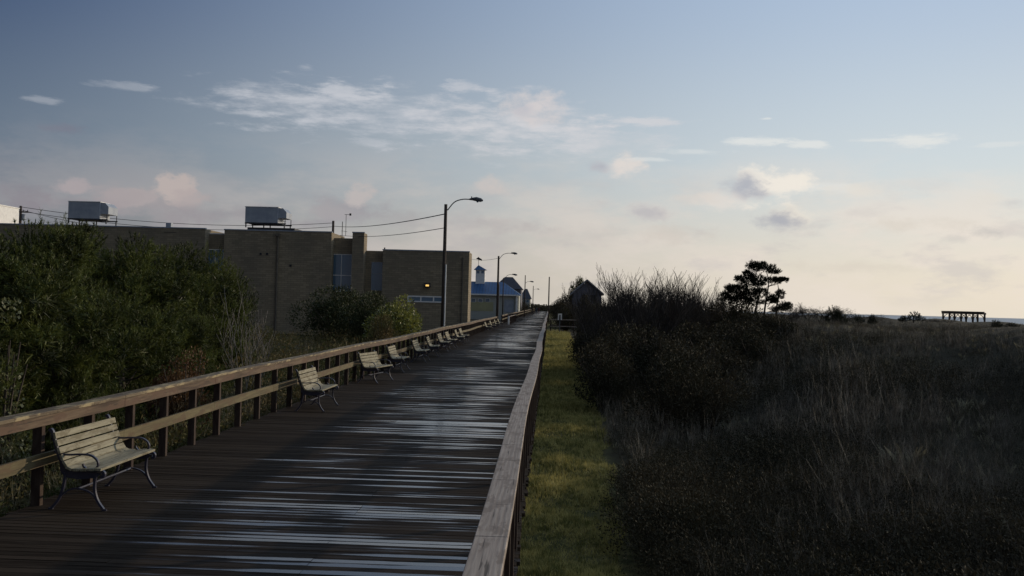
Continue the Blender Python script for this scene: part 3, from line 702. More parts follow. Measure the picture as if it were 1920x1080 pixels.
# stuff: scrub, twigs, grasses
def scatter(tmpl, pos, sc, rot):
    """tmpl (T,k,3), pos (N,3) -> (N*T,k,3)"""
    c, s = np.cos(rot), np.sin(rot); x = tmpl[None, ..., 0]; y = tmpl[None, ..., 1]; z = tmpl[None, ..., 2]
    c = c[:, None, None]; s = s[:, None, None]; sc = sc[:, None, None]
    o_ = np.stack([(x*c-y*s)*sc, (x*s+y*c)*sc, z*sc], -1)+pos[:, None, None, :]
    return o_.reshape(-1, tmpl.shape[1], 3)
def leafy_t(r, h, n, L, Wd):
    P, d = lobes_points(rand_lobes(r, h, 7, int(rng.integers(999)), .0, .8), n, .4); P[:, 2] = np.maximum(P[:, 2], .0)
    return leaves(P, unit(d+np.array([0, 0, .5])+rng.normal(size=d.shape)*.6), L*(.6+.8*rng.random(n)), Wd*(.6+.8*rng.random(n)))
def twig_t(h, n, r=.3, w=.0075):
    out_ = []
    for k in range(n):
        a = rng.random()*6.28; p0 = np.array([math.cos(a), math.sin(a), 0])*r*rng.random()*.5; d = unit(np.array([math.cos(a)*.35*rng.random(), math.sin(a)*.35*rng.random(), 1])); L = h*(.5+.5*rng.random())
        segs = 3
        for j in range(segs):
            d = unit(d+rng.normal(size=3)*.12); p1 = p0+d*L/segs; w0 = w*(1-j/3.3); sd_ = unit(np.cross(d, rng.normal(size=3)))*w0*.5
            out_.append(np.stack([p0-sd_, p0+sd_, p1+sd_*.6, p1-sd_*.6]))
            for m_ in range(3):
                dd = unit(d+rng.normal(size=3)*.5+np.array([0, 0, .2])); pp = p0+(p1-p0)*rng.random(); q = pp+dd*L*.25*(.5+rng.random()); s2 = sd_*.45
                out_.append(np.stack([pp-s2, pp+s2, q+s2*.4, q-s2*.4]))
            p0 = p1
    return np.array(out_)
def tuft_t(n, h, wd, spread=.35):
    a = rng.random(n)*6.28; P = np.stack([np.cos(a), np.sin(a), 0*a], -1)*.06*rng.random((n, 1)); D = unit(np.stack([np.cos(a)*spread*rng.random(n), np.sin(a)*spread*rng.random(n), np.ones(n)], -1))
    L = h*(.5+.5*rng.random(n)); side = unit(np.cross(D, rng.normal(size=(n, 3))))*wd*.5
    tip = P+D*L[:, None]+np.stack([np.cos(a), np.sin(a), -.4+0*a], -1)*(L*.25*rng.random(n))[:, None]; midp = P+D*L[:, None]*.6
    return np.stack([P-side, P+side, midp+side*.7, tip], 1)
def field(n, right=True, y0=5., y1=80., p=1.7, xmin=1.5):
    """random ground points, denser near the viewer"""
    y = y0+(y1-y0)*rng.random(n)**p
    if right: xa = xmin+.35*np.sin(y*.7)*.6+np.clip((y-8)*.012, 0, .7); xb = np.maximum(y*.52+2.5, xa+2); x = xa+(xb-xa)*rng.random(n)
    else: xb = -6.15; xa = -(y*.62+3); xa = np.minimum(xa, xb-3); x = xb+(xa-xb)*rng.random(n)**1.2
    return np.stack([x, y, hill(x, y)-.02], -1)
def lump(P, f=.35, ph=0): return .5+.5*np.sin(P[:, 0]*f*2.1+ph+1.7*np.sin(P[:, 1]*f*.6))*np.cos(P[:, 1]*f+ph*1.7)
def lowcap(P, scl):
    m_ = (P[:, 0]/P[:, 1] > .235) & (P[:, 0] > 9); return np.where(m_, np.minimum(scl, np.maximum(2.12-P[:, 2], .12)), scl)
mb = MB(); T = [leafy_t(.5, .6, 300, .032, .014) for _ in range(5)]
P = field(5200); keep = P[:, 0] > 1.7; P = P[keep]
E_ = np.stack([1.15+1.3*rng.random(420), 5+15*rng.random(420), np.zeros(420)], -1); E_ = E_[E_[:, 0] > 1.15+.03*(E_[:, 1]-8)]; E_[:, 2] = hill(E_[:, 0], E_[:, 1])-.02; P = np.concatenate([P, E_])
scl = (.5+1.3*lump(P)**2)*(.7+.6*rng.random(len(P)))*np.where(P[:, 0] > 14, .5, 1)*np.where(P[:, 0] > 22, .6, 1)*np.where((P[:, 0] < 5.5) & ((P[:, 1] < 17) | (P[:, 1] > 30)), 1.4, 1)
scl = np.minimum(lowcap(P, scl), 1.35)
for k, t_ in enumerate(T):
    s_ = slice(k, None, 5); mb.tri(scatter(t_, P[s_], scl[s_], rng.random(len(P[s_]))*6.28))
tag(mb.build('dune_scrub', M['dune_leaf']), 'dark low leafy scrub covering the dune on the right', 'scrub', kind='stuff')
mb = MB(); T = [twig_t(1.0, 7) for _ in range(6)]+[twig_t(1.0, 7, w=.016) for _ in range(6)]; P = field(4600, y1=70, p=1.5); scl = (.3+1.0*lump(P, .5, 1.3))*(.6+.7*rng.random(len(P)))*np.where(P[:, 0] > 14, .45, 1)
scl *= np.where(P[:, 0] > 21, .55, 1); scl = lowcap(P, scl)
kk = np.arange(len(P)) % 6 + 6*(P[:, 1] > 20)
for k, t_ in enumerate(T):
    s_ = kk == k; mb.tri(scatter(t_, P[s_], scl[s_], rng.random(len(P[s_]))*6.28))
tag(mb.build('dune_twigs', M['twig']), 'bare grey-brown twigs standing through the dune scrub', 'twigs', kind='stuff')
mb = MB(); T = [tuft_t(14, .42, .0045, .4) for _ in range(8)]; P = field(2000, y1=85, p=1.4); scl = (.35+.9*lump(P, .7, 4)**2)*(.6+.7*rng.random(len(P)))*np.where(P[:, 0] > 14, .6, 1); scl = lowcap(P, scl)
for k, t_ in enumerate(T):
    s_ = slice(k, None, 8); mb.tri(scatter(t_, P[s_], scl[s_], rng.random(len(P[s_]))*6.28))
tag(mb.build('dune_grass', M['straw']), 'dry straw-coloured dune grass among the scrub on the right', 'grass', kind='stuff')
# named tussocks close to the viewer
for k, (px, py, lab) in enumerate([(1100+900/2.34, 1078, 'tall spiky straw tussock at the bottom edge right of the verge'), (1100+1120/2.34, 1062, 'wide fan-shaped grass tussock low in the dark dune foreground'), (1100+1480/2.34, 1030, 'grass tussock with fine upright blades near the bottom right corner')]):
    q = on(px, py, -.35); mbt = MB(); mbt.tri(tuft_t(70, .6, .004, .7)); o = mbt.build('grass_tussock', M['straw']); o.location = (q.x, q.y, gz(q.x, q.y)); tag(o, lab, 'grass tussock', 'grass tussocks in the near dune')
# mown verge
n = 140000; y = 5+115*rng.random(n)**2.5; x = -.5+(1.43+np.clip(y-8, 0, 40)*.032+.12*np.sin(y*1.3))*rng.random(n); P = np.stack([x, y, hill(x, y)-.005], -1); D = unit(rng.normal(size=(n, 3))*.45+np.array([0, 0, 1]))
mb = MB(); mb.tri(blades(P, D, (.03+.07*rng.random(n))*(.5+1.3*lump(P, 3.1, .4)*lump(P, 1.3, 2.2)+.3*rng.random(n))*(1+y/30), .010*(1+y/20)))
tag(mb.build('verge_grass', M['lawn']), 'short yellow-green mown grass between the right railing and the thicket', 'grass', kind='stuff')
# left undergrowth
mb = MB(); T = [leafy_t(.6, .95, 150, .07, .03) for _ in range(5)]; P = field(2100, False, 6, 75, 1.3)
scl = (.75+.8*lump(P, .3, 2))*(.7+.5*rng.random(len(P))); scl *= np.where(P[:, 1] > 26, 1.15, .9)
for k, t_ in enumerate(T):
    s_ = slice(k, None, 5); mb.tri(scatter(t_, P[s_], scl[s_], rng.random(len(P[s_]))*6.28))
tag(mb.build('undergrowth', M['scrub']), 'olive and brown undergrowth between the left railing and the brick building', 'undergrowth', kind='stuff')
mb = MB(); T = [twig_t(1.5, 7) for _ in range(6)]; P = field(700, False, 8, 60, 1.2); scl = .6+.7*rng.random(len(P))
for k, t_ in enumerate(T):
    s_ = slice(k, None, 6); mb.tri(scatter(t_, P[s_], scl[s_], rng.random(len(P[s_]))*6.28))
tag(mb.build('dry_stalks', M['straw']), 'dry thin stalks rising from the undergrowth left of the boardwalk', 'stalks', kind='stuff')

# ------------------------------------------------------------------ brick building
BY = 95.0
def bp(px, py, Yd=BY): p = at(px, py, Yd); return p.x, p.z
bt = empty('brick_building', (-20, BY, -1), 0, 'long flat-roofed tan brick building with two rooftop air units behind the shrubs', 'building')
def bpart(name, m, mb, parent=bt): 
    o = mb.build(name, m, parent); o.location = -Vector(bt.location) if parent is bt else (0, 0, 0); return o
XA = bp(385, 430)[0]; XB = bp(421, 430)[0]; XC = bp(622, 437)[0]; XD = bp(661, 441)[0]; XE = bp(683, 441)[0]; XF = bp(718, 470)[0]; XG = bp(885, 475)[0]
Hm = bp(500, 433)[1]; Hl = bp(800, 471)[1]; Hr = bp(640, 445)[1]; REC = 1.2
def block(mb, x0, x1, yf, h, back=6): mb.box((x0, yf, -1.2), (x1, BY+back, h))
mb = MB(); block(mb, -75, XA, BY, Hm+.05); block(mb, XB, XC, BY, Hm); block(mb, XD, XE, BY, Hm+.02, 1.6); block(mb, XF, XG-.25, BY, Hl, 3.2)
bpart('wall', M['brick'], mb)
mb = MB(); mb.box((-70, BY+6.01, -1.2), (XC-3, BY+24, Hl-.3)); bpart('rear_wall', M['brick'], mb)
for a_ in ((XA+.002, XB-.002, BY+REC, Hm-.35, 5.9), (XC+.002, XD-.002, BY+REC, Hr, 5.5), (XE+.002, XF-.002, BY+REC, Hl-.02, 3.1)):
    mb = MB(); block(mb, *a_); bpart('recessed_wall', M['brick'], mb)
def coping(x0, x1, y, h, m=None): 
    mb = MB(); mb.box((x0-.04, y-.05, h+.002), (x1+.04, y+.35, h+.10)); bpart('coping', m or M['metal_gray'], mb)
coping(-75, XA, BY, Hm+.05); coping(XB, XC, BY, Hm); coping(XD, XE, BY, Hm+.02); coping(XF, XG-.25, BY, Hl)
coping(XA+.06, XB-.06, BY+REC, Hm-.35, M['white'])
def window(px0, py0, px1, py1, yf, vs, hs, frame=M['white'], fw=.07):
    x0, z1 = bp(px0, py0, yf); x1, z0 = bp(px1, py1, yf)
    mb = MB(); mb.box((x0, yf-.06, z0), (x0+fw, yf-.003, z1)); mb.box((x1-fw, yf-.06, z0), (x1, yf-.003, z1)); mb.box((x0+fw, yf-.06, z1-fw), (x1-fw, yf-.003, z1)); mb.box((x0+fw, yf-.06, z0), (x1-fw, yf-.003, z0+fw))
    for v in vs: xx = x0+(x1-x0)*v; mb.box((xx-fw/2, yf-.055, z0+fw), (xx+fw/2, yf-.004, z1-fw))
    for h in hs: zz = z1+(z0-z1)*h; mb.box((x0+fw, yf-.05, zz-fw/2), (x1-fw, yf-.005, zz+fw/2))
    o = bpart('window', frame, mb); g = MB(); g.box((x0+fw*.5, yf-.03, z0+fw*.5), (x1-fw*.5, yf-.006, z1-fw*.5)); g.build('pane', M['glass'], o)
window(621, 476, 659, 548, BY+REC, [.5], [.56]); window(388, 467, 419, 530, BY+REC, [.5], [.5]); window(697, 491, 717, 545, BY+REC, [], [.4], M['metal_gray'])
window(764, 554, 836, 568, BY, [.35, .68], [], M['white'], .12)
mb = MB(); x, z = bp(522, 440); mb.tube([(x, BY-.12, Hm-.3), (x, BY-.12, -1)], .09, 8); mb.box((x-.2, BY-.28, Hm-.5), (x+.2, BY-.01, Hm-.22)); bpart('downpipe', M['pipe'], mb)
mb = MB(); x = bp(868, 500)[0]; mb.tube([(x, BY-.1, Hl-.5), (x, BY-.1, -1)], .06, 6); bpart('downpipe', M['pipe'], mb)
for (px, py) in ((489, 476), (501, 476), (545, 498)):
    mb = MB(); x, z = bp(px, py); mb.box((x-.1, BY-.06, z-.1), (x+.1, BY-.002, z+.1)); bpart('vent', M['metal_dark'], mb)
# lit wall lamp
em = bpy.data.materials.new('lamp_glow'); em.use_nodes = True; pe = em.node_tree.nodes['Principled BSDF']; pe.inputs['Base Color'].default_value = (1, .7, .3, 1); pe.inputs['Emission Color'].default_value = (1, .62, .16, 1); pe.inputs['Emission Strength'].default_value = 1.0
x, z = bp(802, 535); lm = MB(); lm.prism([(BY-.34, z-.19), (BY-.30, z+.20), (BY-.003, z+.24), (BY-.003, z-.19)], 'x', x-.27, x+.27)
lo_ = bpart('wall_lamp', M['metal_dark'], lm); g = MB(); g.box((x-.15, BY-.38, z-.10), (x+.15, BY-.345, z+.06)); g.build('lens', em, lo_)
# roof clutter
mb = MB(); mb.tube([(bp(718, 465)[0], BY+1, Hl-.1), (bp(718, 465)[0], BY+1, bp(718, 463)[1])], .07, 6); bpart('vent_pipe', M['metal_dark'], mb)
mb = MB(); x = bp(312, 424)[0]; mb.box((x-.25, BY+.5, Hm), (x+.25, BY+1, Hm+.6)); bpart('roof_vent', M['metal_gray'], mb)
mb = MB(); x0 = bp(455, 427)[0]; x1 = bp(545, 430)[0]; mb.box((x0, BY+1.5, Hm), (x1, BY+5, Hm+.42)); bpart('roof_curb', M['metal_dark'], mb)
# rooftop units: things of their own
def unit_on_roof(px, py_top, px1, lab):
    Yd = BY+3.; s = F/Yd; x0, zt = bp(px, py_top, Yd); x1 = bp(px1, py_top, Yd)[0]; w_ = x1-x0; zb = Hm+.42
    t = empty('rooftop_air_unit', (x0, Yd-1.2, zb), 0, lab, 'air conditioner', 'rooftop air units')
    H = zt-zb; a = w_*.80
    MB().box((0, 0, .48), (a, 2.3, H)).build('cabinet', M['metal_gray'], t, bevel=.03)
    MB().prism([(a+.01, H-.05), (a+.01, .98), (w_, .98), (w_, H-.42), (a+(w_-a)*.55, H-.05)], 'y', .1, 2.2).build('hood', M['metal_gray'], t)
    mb = MB(); mb.box((0, -.05, .36), (w_, .05, .475)); mb.box((0, 2.2, .36), (w_, 2.3, .475))
    for x in (.05, w_*.45, w_-.2): mb.box((x, -.04, 0), (x+.1, .04, .36)); mb.box((x, 2.21, 0), (x+.1, 2.29, .36))
    for x in (.3, w_*.6): mb.box((x, .051, .37), (x+.1, 2.199, .47))
    for x in (w_-.12,): mb.box((x, -.02, .476), (x+.06, .04, .97)); mb.box((x, 2.2, .476), (x+.06, 2.26, .97))
    mb.box((a+.02, 0, .62), (w_, .03, .66))
    mb.build('stand', M['metal_dark'], t)
    MB().box((-.04, -.04, H+.003), (a+.04, 2.34, H+.06)).build('lid', M['white'], t)
unit_on_roof(467, 390, 543, 'grey rooftop air unit with side hood on the roof above the downpipe')
unit_on_roof(139, 380, 213, 'grey rooftop air unit standing on the roof behind the pine tops')
mb = MB(); x, z = bp(-6, 386, BY+3); x1 = bp(6, 386, BY+3)[0]; mb.box((x-4, BY+2, Hm+.02), (x1, BY+6, z)); mb.box((x-4.05, BY+1.95, z+.002), (x1+.05, BY+6.05, z+.1)); tag(mb.build('rooftop_box', M['white']), 'pale rooftop box cut off by the left edge of the picture', 'rooftop box')
# weather mast
x, z0 = bp(632, 441, BY+4); t = empty('weather_mast', (x+.5, BY+4, Hr), 0, 'thin weather mast with small sensors on the roof beside the utility pole', 'mast')
hz = bp(640, 402, BY+4)[1]-Hr
MB().tube([(0, 0, 0), (0, 0, hz*.72)], .035, 5).build('mast', M['metal_dark'], t)
MB().tube([(.35, 0, .4), (.35, 0, hz)], .025, 5).tube([(.2, 0, hz), (.72, 0, hz)], .022, 5).box((.68, -.06, hz-.1), (.85, .06, hz+.12)).tube([(-.1, 0, hz*.35), (.5, 0, hz*.33)], .02, 4).build('sensor_arm', M['metal_dark'], t)

# ------------------------------------------------------------------ poles and lamps
def street_lamp(px, py_top, px_l, py_l, Yd, lab, arm_drop=0, rad=.14, X=None, lampsize=1, extra=None, lean=0, zb=-1):
    p = at(px, py_top, Yd); l = at(px_l, py_l, Yd)
    t = empty('street_lamp', (p.x, Yd, zb), 0, lab, 'street lamp', 'street lamps along the boardwalk')
    h = p.z-zb; MB().tube([(.12*0, 0, -.3), (lean*.5, 0, h*.5), (lean, 0, h)], [rad, rad*.85, rad*.7], 12).build('pole', M['pole_wood'], t, smooth=True)
    d = Vector((l.x-p.x, 0, l.z-zb)); st = Vector((.1, 0, h-arm_drop-.35)) if d.x > 0 else Vector((-.1, 0, h-arm_drop-.35))
    e = d-Vector((math.copysign(.35, d.x), 0, 0)); arm = spline([st, st+Vector(((e.x-st.x)*.3, 0, (e.z-st.z)*.72)), st+Vector(((e.x-st.x)*.65, 0, (e.z-st.z)*.98)), e], 5)
    MB().tube(arm, .035, 6).build('arm', M['pole_metal'], t, smooth=True)
    s = math.copysign(1, d.x); hd = MB()
    hd.tube([e+Vector((-.05*s, 0, .0)), e+Vector((.1*s, 0, .02)), e+Vector((.35*s, 0, .02)), e+Vector((.62*s, 0, -.03)), e+Vector((.75*s, 0, -.06))], [.05, .08, .135, .12, .04], 8)
    hd.box((e.x+.08*s-.03, -.03, e.z+.08), (e.x+.08*s+.03, .03, e.z+.17))
    ho = hd.build('lamp_head', M['lamp'], t, smooth=False)
    MB().tube([e+Vector((.42*s, 0, -.02)), e+Vector((.43*s, 0, -.17))], [.11, .05], 8).build('lens', M['glass'], ho)
    return t
L1 = street_lamp(836, 383, 893, 374, 59, 'tallest nearest street lamp on a dark wooden pole with wires attached', rad=.13, lean=.0)
p1 = L1.location.copy()
MB().tube([(.11, -.09, -.3), (.11, -.09, 5.6)], .045, 8).build('conduit', M['white'], L1)
L2 = street_lamp(935, 480, 964, 475, 122, 'second street lamp, in front of the blue-roofed building', rad=.16)
MB().tube([(.16, -.1, -.3), (.16, -.1, 5.8)], .05, 8).build('conduit', M['pole_metal'], L2)
street_lamp(944, 521, 965, 515, 150, 'low street lamp with long arm just beyond the second lamp', rad=.1)
street_lamp(985, 516, 997, 528, 198, 'thin far utility pole with a small lamp arm beyond the blue roof', arm_drop=1.2, rad=.12)
street_lamp(1000, 536, 1009, 542, 300, 'smallest far lamp pole left of where the boardwalk vanishes', arm_drop=.9, rad=.14)
def wood_pole(px, py, Yd, lab, zb=-1, rad=.13, arm=False):
    p = at(px, py, Yd); t = empty('utility_pole', (p.x, Yd, zb), 0, lab, 'utility pole'); h = p.z-zb
    MB().tube([(0, 0, -.3), (0, 0, h)], [rad*1.15, rad*.85], 10).build('pole', M['pole_wood'], t, smooth=True)
    if arm:
        MB().box((-.9, -.06, h-.75), (.9, .06, h-.6)).build('crossarm', M['pole_wood'], t)
        for x in (-.8, -.3, .3, .8): MB().tube([(x, 0, h-.6), (x, 0, h-.42)], [.05, .035], 6).build('insulator', M['metal_dark'], t)
        MB().tube([(.35, 0, h-1.6), (.35, 0, h-.9)], [.2, .2], 10).build('transformer', M['metal_gray'], t)
    return t
wood_pole(1030, 519, 208, 'bare thin pole standing straight ahead by the right railing', rad=.14)
U2 = wood_pole(625, 414, 125, 'dark utility pole top rising behind the roof of the brick building', zb=-1, rad=.17)
U3 = wood_pole(39, 386, 110, 'utility pole with transformer behind the pine tops at far left', zb=-1, rad=.16, arm=True)
def cable(a, b, sag, lab, r=.022):
    a, b = Vector(a), Vector(b); c = (a+b)/2; mb = MB(); pts = []
    for k in range(25):
        t = k/24; q = a.lerp(b, t); q.z -= sag*4*t*(1-t); pts.append(q-c)
    mb.tube(pts, r, 5); o = mb.build('cable', M['metal_dark']); o.location = c; tag(o, lab, 'cable', 'overhead cables')
cable(at(835, 401, 59), at(627, 424, 125), .35, 'upper overhead cable from the tallest lamp pole to the pole behind the roof', .03)
cable(at(835, 427, 59), at(638, 441, 110), .3, 'lower overhead cable from the tallest lamp pole down to the brick roof')
cable(at(624, 418, 125), at(40, 388, 110), 1.0, 'topmost overhead cable crossing above the brick roof', .03)
cable(at(624, 425, 125), at(40, 396, 110), 1.1, 'lower of the long cables running over the brick roof', .03)
cable(at(39, 388, 110), at(-260, 384, 60), .8, 'overhead cable leaving the far left pole out of the picture', .025)
cable(at(39, 393, 110), at(330, 436, 94), .5, 'short cable dropping from the far left pole towards the brick roof', .025)
cable(at(934, 484, 122), at(885, 486, 150), .2, 'faint cable from the second street lamp to the left', .02)

# ------------------------------------------------------------------ far buildings
def bx(px, py, Yd): p = at(px, py, Yd); return p.x, p.z
Yb = 215.0
x0 = bx(800, 550, Yb)[0]; x1 = bx(973, 553, Yb)[0]; ze = bx(900, 551, Yb)[1]; zr = bx(900, 527, Yb)[1]
t = empty('blue_roofed_pavilion', ((x0+x1)/2, Yb, -1), 0, 'low cream pavilion with bright blue metal roof and white cupola beyond the brick building', 'building')
off = -Vector(t.location)
def bpt(name, m, mb, parent=None):
    o = mb.build(name, m, parent or t)
    if parent is None: o.location = off
    return o
bpt('wall', M['siding'], MB().box((x0, Yb, -1), (x1, Yb+10, ze)))
zc = bx(900, 566, Yb)[1]; xc_ = bx(925, 570, Yb)[0]
bpt('cream_panel', M['cream'], MB().box((x0+.5, Yb-.05, bx(900, 583, Yb)[1]), (xc_, Yb-.004, zc)))
mb = MB(); mb.v = [(x0-.5, Yb-.6, ze), (x1+.4, Yb-.6, ze), (x1+.4, Yb+10.6, ze), (x0-.5, Yb+10.6, ze), (x0-.5, Yb+5, zr), (x1-3.6, Yb+5, zr)]
mb.f = [(0, 1, 5, 4), (1, 2, 5), (2, 3, 4, 5), (3, 0, 4), (0, 3, 2, 1)]; bpt('roof', M['blue_roof'], mb)
bpt('gutter', M['white'], MB().box((x0-.5, Yb-.75, ze-.28), (x1+.45, Yb-.61, ze+.02)))
for k in range(3):
    a, z = bx(884+k*13.5, 560, Yb); a2, z2 = bx(891+k*13.5, 566, Yb)
    o = bpt('window', M['white'], MB().box((a-.08, Yb-.10, z2-.06), (a2+.08, Yb-.055, z+.06))); MB().box((a, Yb-.12, z2), (a2, Yb-.103, z)).build('pane', M['glass'], o)
a, z = bx(946, 562, Yb); a2, z2 = bx(963, 586, Yb); bpt('door', M['metal_gray'], MB().box((a, Yb-.08, z2), (a2, Yb-.004, z)))
a, z = bx(969, 556, Yb); bpt('column', M['white'], MB().box((a-.18, Yb-.5, -1), (a+.18, Yb-.15, ze-.3)))
# cupola
cx0, cz0 = bx(889, 526, Yb); cx1, cz1 = bx(907, 505, Yb); cy = Yb+4; cw = cx1-cx0
bpt('cupola', M['white'], MB().box((cx0, cy, zr-1.0), (cx1, cy+cw, cz1))); cup = t.children[-1]
for k in range(2):
    a = cx0+.25+k*(cw/2); MB().box((a, cy-.04, cz1-.75), (a+cw/2-.45, cy-.003, cz1-.2)).build('pane', M['glass'], cup)
zt = bx(890, 495, Yb)[1]; mb = MB(); xm = (cx0+cx1)/2-.5
mb.v = [(cx0-.4, cy-.4, cz1), (cx1+.4, cy-.4, cz1), (cx1+.4, cy+cw+.4, cz1), (cx0-.4, cy+cw+.4, cz1), (xm, cy+cw/2, zt)]; mb.f = [(0, 1, 4), (1, 2, 4), (2, 3, 4), (3, 0, 4), (0, 3, 2, 1)]
bpt('cupola_roof', M['blue_roof'], mb)
zv = bx(890, 479, Yb)[1]; mb = MB(); mb.tube([(xm, cy+cw/2, zt-.1), (xm, cy+cw/2, zv)], .05, 5); mb.prism([(xm-.6, zv-.5), (xm+.75, zv-.9), (xm+.7, zv-.55), (xm-.1, zv-.1)], 'y', cy+cw/2-.03, cy+cw/2+.03); bpt('weather_vane', M['metal_dark'], mb)
# houses beyond
def house(px0, px1, py_e, py_r, Yd, depth, lab, wall, roof, gable_front=False, zb=-1, frame=None, peak=None, dormer=False, pane=None):
    x0, ze = bx(px0, py_e, Yd); x1 = bx(px1, py_e, Yd)[0]; zr = bx((px0+px1)/2, py_r, Yd)[1]; xm = (x0+x1)/2 if peak is None else bx(peak, py_r, Yd)[0]
    h = empty('house', (xm, Yd, zb), 0, lab, 'house'); of = -Vector(h.location)
    if gable_front:
        a = MB().prism([(x0, zb), (x1, zb), (x1, ze), (xm, zr-.1), (x0, ze)], 'y', Yd, Yd+depth).build('wall', wall, h); a.location = of
        mb = MB(); k = .35
        for (xa, xb) in ((x0, xm), (x1, xm)):
            s = math.copysign(k, xa-xb); mb.prism([(xa+s, ze-k*(zr-ze)/abs(xb-xa)+.02), (xb, zr+.02), (xb, zr+.27), (xa+s, ze-k*(zr-ze)/abs(xb-xa)+.27)], 'y', Yd-.4, Yd+depth+.4)
        o = mb.build('roof', roof, h); o.location = of
    else:
        a = MB().box((x0, Yd, zb), (x1, Yd+depth, ze)).build('wall', wall, h); a.location = of
        mb = MB(); i_ = min(depth/2, (x1-x0)*.35); mb.v = [(x0-.4, Yd-.4, ze), (x1+.4, Yd-.4, ze), (x1+.4, Yd+depth+.4, ze), (x0-.4, Yd+depth+.4, ze), (x0+i_, Yd+depth/2, zr), (x1-i_, Yd+depth/2, zr)]
        mb.f = [(0, 1, 5, 4), (1, 2, 5), (2, 3, 4, 5), (3, 0, 4), (0, 3, 2, 1)]; o = mb.build('roof', roof, h); o.location = of
    for f in (.3, .62):
        a = x0+(x1-x0)*f; zz = ze-1.2; o = MB().box((a-.06, Yd-.07, zz-.06), (a+.86, Yd-.003, zz+1.0)).build('window', frame or M['white'], h); o.location = of
        MB().box((a, Yd-.09, zz), (a+.8, Yd-.072, zz+.94)).build('pane', pane or M['glass'], o)
    return h
house(926, 977, 541, 518, 262, 14, 'dark hipped roof house rising just behind the blue roof', M['gray_wall'], M['shingle'])
house(976, 994, 560, 541, 330, 12, 'small far grey house with hipped roof left of the vanishing boardwalk', M['siding'], M['shingle'])
house(1076, 1128, 549, 527, 150, 12, 'grey gabled house behind the bare trees on the right', M['gray_wall'], M['shingle_pale'], True, peak=1101, frame=M['gray_wall'], pane=M['metal_dark'])
house(1228, 1262, 574, 560, 190, 12, 'low dark roof just showing behind the leafless trees', M['gray_wall'], M['shingle'])
# far trees
P0 = [(960, 560, 235, 1.4), (990, 558, 300, 1.7), (1003, 563, 330, 1.8), (1012, 566, 380, 2.0), (1040, 566, 260, 1.3), (1049, 561, 220, 1.3), (1058, 552, 190, 1.3), (1066, 548, 165, 1.2), (1048, 570, 150, 1.0), (1062, 566, 130, 1.2), (1024, 571, 400, 2.2), (982, 565, 255, 1.5), (1036, 570, 330, 2.0)]
for k, (px, py, Yd, wsc) in enumerate(P0):
    p = at(px, py, Yd); x = p.x
    if -7.5 < x < 1.8 and Yd < 415: x = -8.5 if px < 1020 else 2.6
    c, s_ = protos[107+k % 2]; plant('far_tree', c, s_, (x, Yd, -1), k*1.1, (wsc*1.3, wsc*1.3, (p.z+1)/2.6), 'dark rounded tree crowding the boardwalk where it vanishes in the distance', 'tree', 'dark trees at the far end of the boardwalk')
q = rng.random((900, 3)); Pm = np.stack([-60+120*q[:, 0], 432+40*q[:, 1], -1+0*q[:, 0]], -1); mb = MB(); tt = leafy_t(1.6, 3.4, 60, .6, .4); mb.tri(scatter(tt, Pm, .8+.5*q[:, 2], q[:, 1]*6.28))
tag(mb.build('distant_wood', M['dune_leaf']), 'dark distant line of trees closing the view at the end of the boardwalk', 'wood', kind='stuff')

# ------------------------------------------------------------------ beach access on the right
t = empty('access_ramp', (0.1, 128, -1), 0, 'low wooden side ramp with pale rails beyond the mown verge', 'ramp')
MB().box((0, 0, .85), (7, 2.2, .93)).build('floor', M['deck'], t)
MB().box((0, -.06, 1.55), (4.5, -.01, 1.68)).build('rail', M['rail_right'], t)
MB().box((0, -.06, .70), (7, -.01, .84)).build('rail', M['rail_right'], t)
for k in range(4): MB().box((k*1.45+.05, .0, 0), (k*1.45+.17, .12, 1.67)).build('post', M['post'], t)
p = at(1050, 588, 124); s0 = at(1050, 600, 124)
t = empty('sign', (p.x, 124, -1), 0, 'white upright sign with dark middle on a thin post beside the right railing', 'sign')
MB().tube([(0, 0, -.2), (0, 0, s0.z+1.05)], .04, 6).build('post', M['pole_metal'], t)
hh = p.z-s0.z; MB().box((-.25, -.03, s0.z+1), (.25, .03, p.z+1)).build('panel', M['white'], t)
MB().box((-.08, -.045, s0.z+1), (.08, -.033, p.z+1-.16)).build('inset', M['metal_dark'], t)
p = at(1060, 583, 132); s0 = at(1060, 594, 132)
t = empty('notice_board', (p.x, 132, -1), 0, 'grey weathered notice board behind the white sign', 'notice board')
MB().box((-.25, -.04, s0.z+1), (.25, .04, p.z+1)).build('panel', M['gray_wall'], t)
for x in (-.2, .2): MB().box((x-.04, .042, -.2), (x+.04, .10, s0.z+1.3)).build('post', M['post'], t)
# pergola
p = at(1780, 585, 132); p2 = at(1846, 587, 132); w_ = p2.x-p.x; gx = gz(p.x+w_/2, 132)
t = empty('pergola', (p.x, 132, gx), 0, 'dark open pergola with arched braces on the skyline at far right', 'pergola'); H = p.z-gx
MB().box((-.15, -.15, H-.22), (w_+.15, 0.05, H)).box((-.15, 2.0, H-.22), (w_+.15, 2.2, H)).build('beam', M['pole_wood'], t)
mb = MB()
for k in range(12): mb.box((-.1+k*(w_+.1)/11.5, -.3, H+.003), (-.02+k*(w_+.1)/11.5, 2.4, H+.14))
mb.build('rafter', M['pole_wood'], t)
for y in (0, 2.1):
    for k in range(4):
        x = k*w_/3+(.0 if y == 0 else -.5*0); MB().box((x-.09, y-.14, 0), (x+.09, y+.04, H-.223)).build('post', M['pole_wood'], t)
        for s in (-1, 1):
            if (k == 0 and s < 0) or (k == 3 and s > 0): continue
            MB().tube(spline([(x+s*.08, y-.05, H-.95), (x+s*.22, y-.05, H-.5), (x+s*.55, y-.05, H-.26)], 4), .05, 4).build('brace', M['pole_wood'], t)

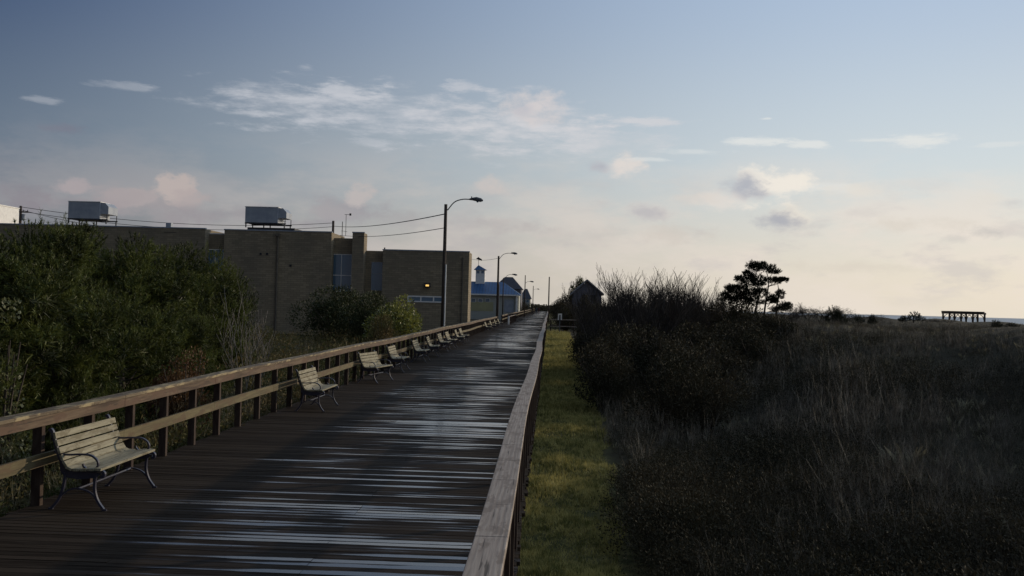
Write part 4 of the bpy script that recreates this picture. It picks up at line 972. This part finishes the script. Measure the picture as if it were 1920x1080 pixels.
# ------------------------------------------------------------------ people far down the walk
def person(x, y, rz, lab, top, legs, hs=1.72, stride=.16):
    s = hs/1.72
    V = [(0, 0, .95), (0, 0, 1.12), (0, 0, 1.35), (0, 0, 1.47), (0, .01, 1.56), (0, .02, 1.66),
         (.17, 0, 1.40), (.24, .02, 1.15), (.23, .10, .93), (.22, .12, .83), (-.17, 0, 1.40), (-.24, -.02, 1.15), (-.23, -.06, .92), (-.22, -.05, .82),
         (.10, 0, .88), (.11, stride*.6, .50), (.11, stride*.5, .09), (.11, stride*.5+.15, .04), (-.10, 0, .88), (-.11, -stride*.2, .50), (-.11, -stride*1.2, .10), (-.11, -stride*1.2+.15, .04)]
    E = [(0, 1), (1, 2), (2, 3), (3, 4), (4, 5), (2, 6), (6, 7), (7, 8), (8, 9), (2, 10), (10, 11), (11, 12), (12, 13), (0, 14), (14, 15), (15, 16), (16, 17), (0, 18), (18, 19), (19, 20), (20, 21)]
    rad = [.15, .14, .16, .06, .08, .085, .07, .05, .04, .03, .07, .05, .04, .03, .10, .07, .05, .035, .10, .07, .05, .035]
    me = bpy.data.meshes.new('person'); me.from_pydata([(a*s, b*s, c*s) for a, b, c in V], E, []); me.materials.append(top)
    o = bpy.data.objects.new('person', me); C.collection.objects.link(o)
    sk = o.modifiers.new('skin', 'SKIN'); lay = me.skin_vertices[0].data if len(me.skin_vertices) else None
    if lay is None:
        bpy.context.view_layer.objects.active = o; o.select_set(True); bpy.ops.mesh.customdata_skin_add(); lay = me.skin_vertices[0].data
    for k, v in enumerate(lay): v.radius = (rad[k]*s, rad[k]*s*.8)
    lay[0].use_root = True
    ss_ = o.modifiers.new('sub', 'SUBSURF'); ss_.levels = 1; ss_.render_levels = 1
    o.location = (x, y, 0); o.rotation_euler = (0, 0, rz); tag(o, lab, 'person', 'people walking far down the boardwalk')
    MB().tube([(0, 0, 1.60*s), (0, -.02, 1.68*s), (0, 0, 1.755*s)], [.095*s, .105*s, .05*s], 8).build('hair', M['hair'], o)
person(-5.0, 300, 3.1, 'person in dark clothes walking nearest the left railing, far away', M['cloth_dark'], M['cloth_jeans'])
person(-3.9, 306, .1, 'person in bluish clothes in the middle of the three far walkers', M['cloth_jeans'], M['cloth_dark'], 1.65)
person(-3.0, 298, 3.0, 'person in dark red top at the right of the three far walkers', M['cloth_red'], M['cloth_dark'], 1.75)
